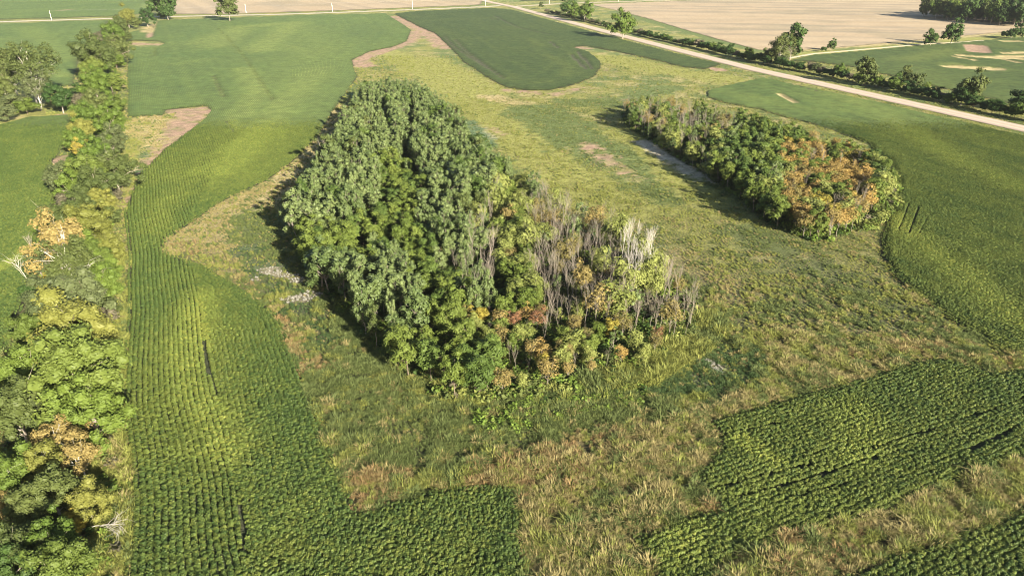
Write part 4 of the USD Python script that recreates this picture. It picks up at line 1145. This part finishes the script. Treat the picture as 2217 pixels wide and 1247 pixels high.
GM = {
    'cottonwood': [build_model('cottonwood', LEAF['cottonwood'], BARK['pale'], 2000 + i) for i in range(6)],
    'cottonwood_yellow': [build_model('cottonwood', LEAF['olivegreen'], BARK['pale'], 2020 + i) for i in range(2)],
    'willow': [build_model('willow', LEAF['willow'], BARK['brown'], 2040 + i) for i in range(4)],
    'willow_dark': [build_model('willow', LEAF['willow_dark'], BARK['brown'], 2060 + i) for i in range(4)],
    'willow_pale': [build_model('willow_low', LEAF['willow_pale'], BARK['grey'], 2080 + i) for i in range(4)],
    'orange': [build_model('feathery', LEAF['orange'], BARK['pale'], 2100 + i) for i in range(3)],
    'tan': [build_model('feathery', LEAF['tanorange'], BARK['pale'], 2120 + i) for i in range(3)],
    'rust': [build_model('feathery', LEAF['rust'], BARK['grey'], 2140 + i) for i in range(2)],
    'gold': [build_model('willow', LEAF['gold'], BARK['grey'], 2160 + i) for i in range(2)],
    'dead_white': [build_bare(2300 + i, 10.0, BARK['white'], 7, 0.09, 0.06) for i in range(3)],
    'dead': [build_bare(2200 + i, 9.0, BARK['pale'], 8, 0.13, 0.05) for i in range(6)],
}
SHAPES['cottonwood_thin'] = dict(SHAPES['cottonwood'], leaves=380, clumps=14)
GM['cottonwood_thin'] = [build_model('cottonwood_thin', LEAF['cottonwood'], BARK['pale'], 2180 + i) for i in range(2)]
KIND_NAME = {'cottonwood': 'cottonwood_tree', 'cottonwood_yellow': 'cottonwood_tree', 'cottonwood_thin': 'cottonwood_tree', 'willow': 'willow_tree', 'willow_dark': 'willow_tree', 'willow_pale': 'willow_tree',
             'orange': 'autumn_sapling', 'tan': 'autumn_sapling', 'rust': 'autumn_sapling', 'gold': 'autumn_sapling', 'dead': 'dead_sapling', 'dead_white': 'dead_sapling'}
LOOK = {'cottonwood': 'grey-green upright cottonwood', 'cottonwood_yellow': 'yellowing upright cottonwood', 'cottonwood_thin': 'thin half-bare cottonwood', 'willow': 'bright green feathery willow',
        'willow_dark': 'dark green feathery willow', 'willow_pale': 'pale yellowish-green low willow', 'orange': 'orange fine-twigged sapling', 'tan': 'tan-orange thin sapling',
        'rust': 'rust-red thin sapling', 'gold': 'golden yellow sapling', 'dead': 'bare dead grey sapling', 'dead_white': 'tall whitish dead sapling'}
WHERE = {'': 'crowded among the cottonwoods of the big grove', 'dead': 'in the bare stand of the big grove', 'deadwhite': 'at the meadow edge of the bare stand', 'deadmix': 'in the thinning middle of the big grove',
         'willowpale': 'in the pale band beside the bare stand', 'willow': 'in the dark band of the big grove', 'autumn': 'in the autumn tip of the big grove',
         'g2orange': 'on the orange side of the smaller grove', 'g2bare': 'at the bare pointed end of the smaller grove', 'g2willow': 'in the green middle of the smaller grove', 'g2mix': 'in the thin far end of the smaller grove'}
HT = {'': (9.0, 11.4), 'dead': (4.6, 9.4), 'deadwhite': (9, 11), 'deadmix': (7.5, 10), 'willowpale': (6.0, 8.0), 'willow': (6.2, 9.2), 'autumn': (3.2, 5.4), 'g2orange': (6.5, 8.5), 'g2bare': (4.5, 6.5), 'g2willow': (7.5, 9.8), 'g2mix': (5.5, 8.6)}

RING1 = np.vstack([P['g1'], P['g1'][:1]])
def where_text(t, z, x, y):
    q = topx(np.array([x, y]), 6.0)
    if z == '':
        far = 'far end' if q[1] < 270 else 'middle' if q[1] < 430 else 'near end'
        edge = near_on_line(np.array([[x, y]]), RING1)[0][0] < 4.5
        if edge:
            side = 'at the shaded crop-side edge' if q[0] < 850 and q[1] > 200 else 'at the open meadow edge'
            return LOOK[t], f'{side} of the big grove, {far}'
        lobe = 'crop-side half' if q[0] < 885 - 0.1 * (q[1] - 250) else 'meadow-side half'
        return LOOK[t], f'inside the {lobe} of the big grove, {far}'
    if z in ('willow', 'dead', 'autumn', 'g2orange', 'g2willow', 'g2mix'):
        cut = {'willow': 560, 'dead': 540, 'autumn': 730, 'g2orange': 370, 'g2willow': 350, 'g2mix': 235}[z]
        return LOOK[t], WHERE[z] + (', upper part' if q[1] < cut else ', lower part')
    return LOOK[t], WHERE[z]

prng = np.random.default_rng(77)
grove = np.vstack([poisson(P['g1'], lambda c: np.array([SP[z] for z in zone(c)]) * (0.72 + 0.56 * fbm2(c, 7.0, 93)), prng, 16000),
                   poisson(P['g2'], lambda c: np.array([SP[z] for z in zone(c, 5.0)]), prng, 9000)])
gz_ = np.concatenate([zone(grove)])
order = np.argsort(grove[:, 1])
count, spill = {}, {}
for i in order:
    x, y = grove[i]
    z = gz_[i]
    if inside(grove[i:i + 1], P['g2'])[0] and not z.startswith('g2'):
        z = 'g2mix' if topx(grove[i:i + 1])[0, 0] < 1560 else 'g2willow'
    if inside(grove[i:i + 1], P['g1'])[0] and z.startswith('g2'):
        z = ''
    names, w = zip(*TYPES[z])
    t = names[prng.choice(len(names), p=np.array(w) / sum(w))]
    H = prng.uniform(*HT[z])
    if t == 'dead':
        H *= 1.15
    if z == '':
        H *= prng.uniform(0.88, 1.1) * (0.80 + 0.40 * float(fbm2(grove[i:i + 1], 9.0, 91)[0]))
    ms = GM[t]
    model = ms[prng.integers(len(ms))]
    k = H / 10
    kx = k * prng.uniform(0.85, 1.25)
    if z == '':
        kx = k * float(np.exp(prng.normal(0.0, 0.24)))
    rot = prng.uniform(0, 360)
    kind = KIND_NAME[t]
    count[kind] = count.get(kind, 0) + 1
    if count[kind] > 300:
        spill.setdefault((kind, model), []).append((x, y, kx, k, rot))
        continue
    lk, wh = where_text(t, z, x, y)
    place(kind, model, x, y, -0.1, rot, (kx, kx, k), label=f'{lk} {wh}', category='tree', group=f'{lk.split(" with")[0]}s {wh}')

# the trees past the countable ones, joined by kind
for kind in sorted({k for k, _ in spill}):
    mods = sorted({m for k, m in spill if k == kind})
    path = '/World/distant_' + kind + 's'
    pi = UsdGeom.PointInstancer.Define(stage, path)
    rel = pi.CreatePrototypesRel()
    pos, idx, sc, ro = [], [], [], []
    for j, m in enumerate(mods):
        pr = stage.DefinePrim(f'{path}/tree_{j + 1:03d}', 'Xform')
        pr.GetReferences().AddInternalReference(m)
        rel.AddTarget(pr.GetPath())
        for x, y, kx, k, rot in spill[(kind, m)]:
            pos.append((x, y, -0.1)); idx.append(j); sc.append((kx, kx, k)); ro.append(math.radians(rot))
    pi.CreatePositionsAttr(Vt.Vec3fArray.FromNumpy(np.array(pos, np.float32)))
    pi.CreateProtoIndicesAttr(Vt.IntArray.FromNumpy(np.array(idx, np.int32)))
    pi.CreateScalesAttr(Vt.Vec3fArray.FromNumpy(np.array(sc, np.float32)))
    q = np.zeros((len(ro), 4), np.float16); q[:, 2], q[:, 3] = np.sin(np.array(ro) / 2), np.cos(np.array(ro) / 2)
    pi.CreateOrientationsAttr(Vt.QuathArray.FromNumpy(q))
    key(pi, kind='stuff', category='trees', label=f'mass of {kind.replace("_", " ")}s filling the far part of the big grove')
print('trees', count, 'tufts', n_tufts, 'grass', len(gpos))

# undergrowth: leafy weeds and brambles
def tuft_weed(seed, n=60):
    r = np.random.default_rng(seed)
    d = r.normal(size=(n, 3)); d[:, 2] = np.abs(d[:, 2])
    d /= np.linalg.norm(d, axis=1, keepdims=True)
    c = d * np.array([0.75, 0.75, 0.8]) * r.uniform(0.5, 1.05, (n, 1)) + np.array([0, 0, 0.15])
    return leaf_quads(c, d * 0.6 + np.array([0, 0, .5]) + r.normal(size=(n, 3)) * .5, r.uniform(0.1, 0.2, n), 1.3, r)
WSH = [tuft_weed(800 + i) for i in range(3)]
WK = ['green', 'olivegreen', 'darkgreen', 'lush', 'mauve', 'willow_pale']
wp, wt, wsz = [], [], []
def weeds(p, probs, lo, hi):
    wp.append(p); wt.append(rng.choice(6, len(p), p=np.array(probs) / sum(probs))); wsz.append(rng.uniform(lo, hi, len(p)))
weeds(grid_in(P['g1'], 1.5, rng), [.35, .2, .3, .1, .02, .03], 0.8, 1.7)
bp = at(*np.array([(1130, 520), (1200, 490), (1290, 530), (1400, 580), (1490, 650), (1500, 715), (1385, 690), (1290, 690), (1180, 690), (1150, 620)], float).T)
weeds(grid_in(bp, 1.2, rng), [.15, .30, .08, .02, .38, .07], 1.0, 2.4)
weeds(grid_in(P['g2'], 1.5, rng), [.35, .2, .25, .15, .02, .03], 0.8, 1.7)
weeds(grid_in(pts([(1020, 900), (1120, 868), (1280, 835), (1380, 800), (1400, 850), (1390, 880), (1250, 900), (1120, 930), (1060, 945)]), 1.1, rng), [.3, .02, .05, .6, 0, .03], 0.7, 1.4)
weeds(grid_in(pts([(1860, 345), (1940, 380), (1948, 430), (1930, 470), (1880, 500), (1850, 500), (1900, 440), (1900, 400)]), 1.3, rng), [.2, .3, .05, .1, .05, .3], 1.0, 2.2)
weeds(grid_in(pts([(930, 868), (1100, 872), (1250, 845), (1240, 815), (1090, 845), (950, 845)]), 1.1, rng), [.1, .2, 0, .25, .05, .4], 1.0, 1.9)
hp = np.vstack([grid_in(shapely.get_coordinates(shapely.LineString(hedge_line).buffer(6.5)), 1.9, rng, ymax=700)])
hp = hp[in_view(hp, 100)]
weeds(hp, [.3, .12, .33, .08, .15, .02], 0.7, 1.5)
wp, wt, wsz = np.vstack(wp), np.concatenate(wt), np.concatenate(wsz)
instancer('/World/undergrowth', [(f'weed_clump_{i * 6 + j + 1:03d}', WSH[i], LEAF[WK[j]]) for i in range(3) for j in range(6)], np.c_[wp, np.full(len(wp), -0.1)],
          rng.integers(0, 3, len(wp)) * 6 + wt, wsz, rng.uniform(0, 6.28, len(wp)), label='leafy green weeds and brambles under the trees and hedgerow', category='undergrowth')

# single dead trees
def dead_tree(name, px, py, H, seed, tr, label, n=8, spread=0.25, tilt=(0, 0), bark='white'):
    tr *= 0.5; n += 5
    m = build_bare(seed, H, BARK[bark], n, spread, tr)
    x, y = at(px, py, 0)
    o = place(name, m, x, y, 0, 0, 1.0, label=label, category='dead tree')
    x_ = UsdGeom.Xformable(o); x_.ClearXformOpOrder()
    x_.AddTranslateOp(opSuffix='at').Set(Gf.Vec3d(float(x), float(y), 0.0))
    x_.AddRotateXYZOp(opSuffix='lean').Set(Gf.Vec3f(tilt[0], tilt[1], 0))
dead_tree('dead_tree', 84, 640, 8.5, 3001, 0.16, 'white forked dead snag leaning out over the green field', 5, 0.28, (0, -14))
dead_tree('dead_tree', 116, 620, 7.0, 3002, 0.10, 'thin grey dead tree next to the white forked snag', 6, 0.2, (0, 6), 'pale')
dead_tree('dead_tree', 90, 236, 11.5, 3003, 0.28, 'slim white dead snag in front of the field-edge clump', 6, 0.15, (0, 3))
dead_tree('dead_tree', 90, 585, 7.5, 3004, 0.2, 'stout broken pale trunk above the white forked snag', 3, 0.12, (0, -10), 'pale')
dead_tree('fallen_tree', 166, 1146, 6.4, 3005, 0.12, 'fallen silvery dead tree lying across the grassy verge', 12, 0.30, (8, 80), 'white')
dead_tree('dead_tree', 1395, 596, 10.2, 3006, 0.11, 'tallest whitish dead tree of the bare grey stand', 12, 0.12, (0, 2))

# ---------------------------------------------------------------- power poles
def cyl(a, b, r0, r1, n=8):
    a, b = np.asarray(a, float), np.asarray(b, float)
    v, f = tube([a, (a + b) / 2, b], [r0, (r0 + r1) / 2, r1], n)
    base = len(v)
    v = np.vstack([v, a, b])
    k = np.arange(n)
    f = np.vstack([f, np.stack([np.full(n, base), (k + 1) % n, k], 1), np.stack([np.full(n, base + 1), k + 2 * n, (k + 1) % n + 2 * n], 1)])
    return v, f

def boxm(c, s):
    v = np.array([[x, y, z] for x in (-.5, .5) for y in (-.5, .5) for z in (-.5, .5)]) * s + c
    f = np.array([[0, 1, 3], [0, 3, 2], [4, 6, 7], [4, 7, 5], [0, 4, 5], [0, 5, 1], [2, 3, 7], [2, 7, 6], [0, 2, 6], [0, 6, 4], [1, 5, 7], [1, 7, 3]])
    return v, f
pm = '/World/Models/power_pole_model'
UsdGeom.Xform.Define(stage, pm)
add_mesh(pm + '/shaft', *cyl([0, 0, -0.5], [0, 0, 9.3], 0.21, 0.15), M_pole)
add_mesh(pm + '/crossarm', *boxm(np.array([0, 0, 8.75]), np.array([0.12, 2.0, 0.14])), M_pole)
for i, yy in enumerate((-0.85, 0.85)):
    add_mesh(pm + ('/insulator' if i == 0 else '/insulator_001'), *cyl([0, yy, 8.82], [0, yy, 9.1], 0.06, 0.04, 6), M_metal)
add_mesh(pm + '/top_insulator', *cyl([0, 0, 9.3], [0, 0, 9.6], 0.06, 0.04, 6), M_metal)
POLES = [(112, 45, 'pole standing beside the far road between two green fields'), (358, 37, 'pole beside the low dark tree at the far road'), (510, 30, 'pole just past the lone tall yellowish tree'),
         (533, 29, 'second pole past the lone tall yellowish tree'), (720, 26, 'pole standing midway along the road before the tan field'), (893, 20, 'pole in front of the tan field, above the dirt track'),
         (1051, 13, 'pole at the corner of the two gravel roads'), (1189, 9, 'pole beyond the crossroads near the three-tree clump'), (1339, 4, 'pole at the edge of the broad tan field')]
base = pts([(a, b) for a, b, _ in POLES])
for i, (a, b, lab) in enumerate(POLES):
    j = min(max(i, 1), len(POLES) - 2)
    t = base[j + 1] - base[j - 1]
    off = np.array([-t[1], t[0]]) / np.linalg.norm(t) * 2.5
    p = base[i]
    place('power_pole', pm, p[0], p[1], 0, math.degrees(math.atan2(t[1], t[0])), (1, 1, 0.95), label='weathered pale wooden ' + lab, category='power pole', group='power poles along the far road')
wl = [0, 1, 4, 5, 6, 7, 8]
for i, j in zip(wl[:-1], wl[1:]):
    a, b = base[i], base[j]
    s = np.linspace(0, 1, 12)
    w = np.c_[a + (b - a) * s[:, None], 9.1 - 1.6 * 4 * s * (1 - s) * (np.linalg.norm(b - a) / 200)]
    names = {0: 'first pole to the low dark tree', 1: 'low dark tree to the mid-road pole', 4: 'mid-road pole to the track pole', 5: 'track pole to the crossroads', 6: 'crossroads to the three-tree clump', 7: 'three-tree clump to the tan field pole'}
    key(add_mesh('/World/' + numbered('overhead_wire'), *tube(w, np.full(12, 0.012), 3), M_wire), label='thin overhead wire from the ' + names[i], category='wire')

# ---------------------------------------------------------------- haze
hm = mat('haze_air', {'v': ('principled_volume', {'color': (0.86, 0.90, 0.95), 'density': HAZE_DENSITY, 'anisotropy': 0.0})}, [], surface=None, volume='v.volume')
hv, hf = boxm(np.array([0, 0, 30.0]), np.array([10600, 10600, 64.0]))
key(add_mesh('/World/haze', hv, hf, hm), kind='stuff', label='thin pale summer haze over the whole farmland', category='haze')
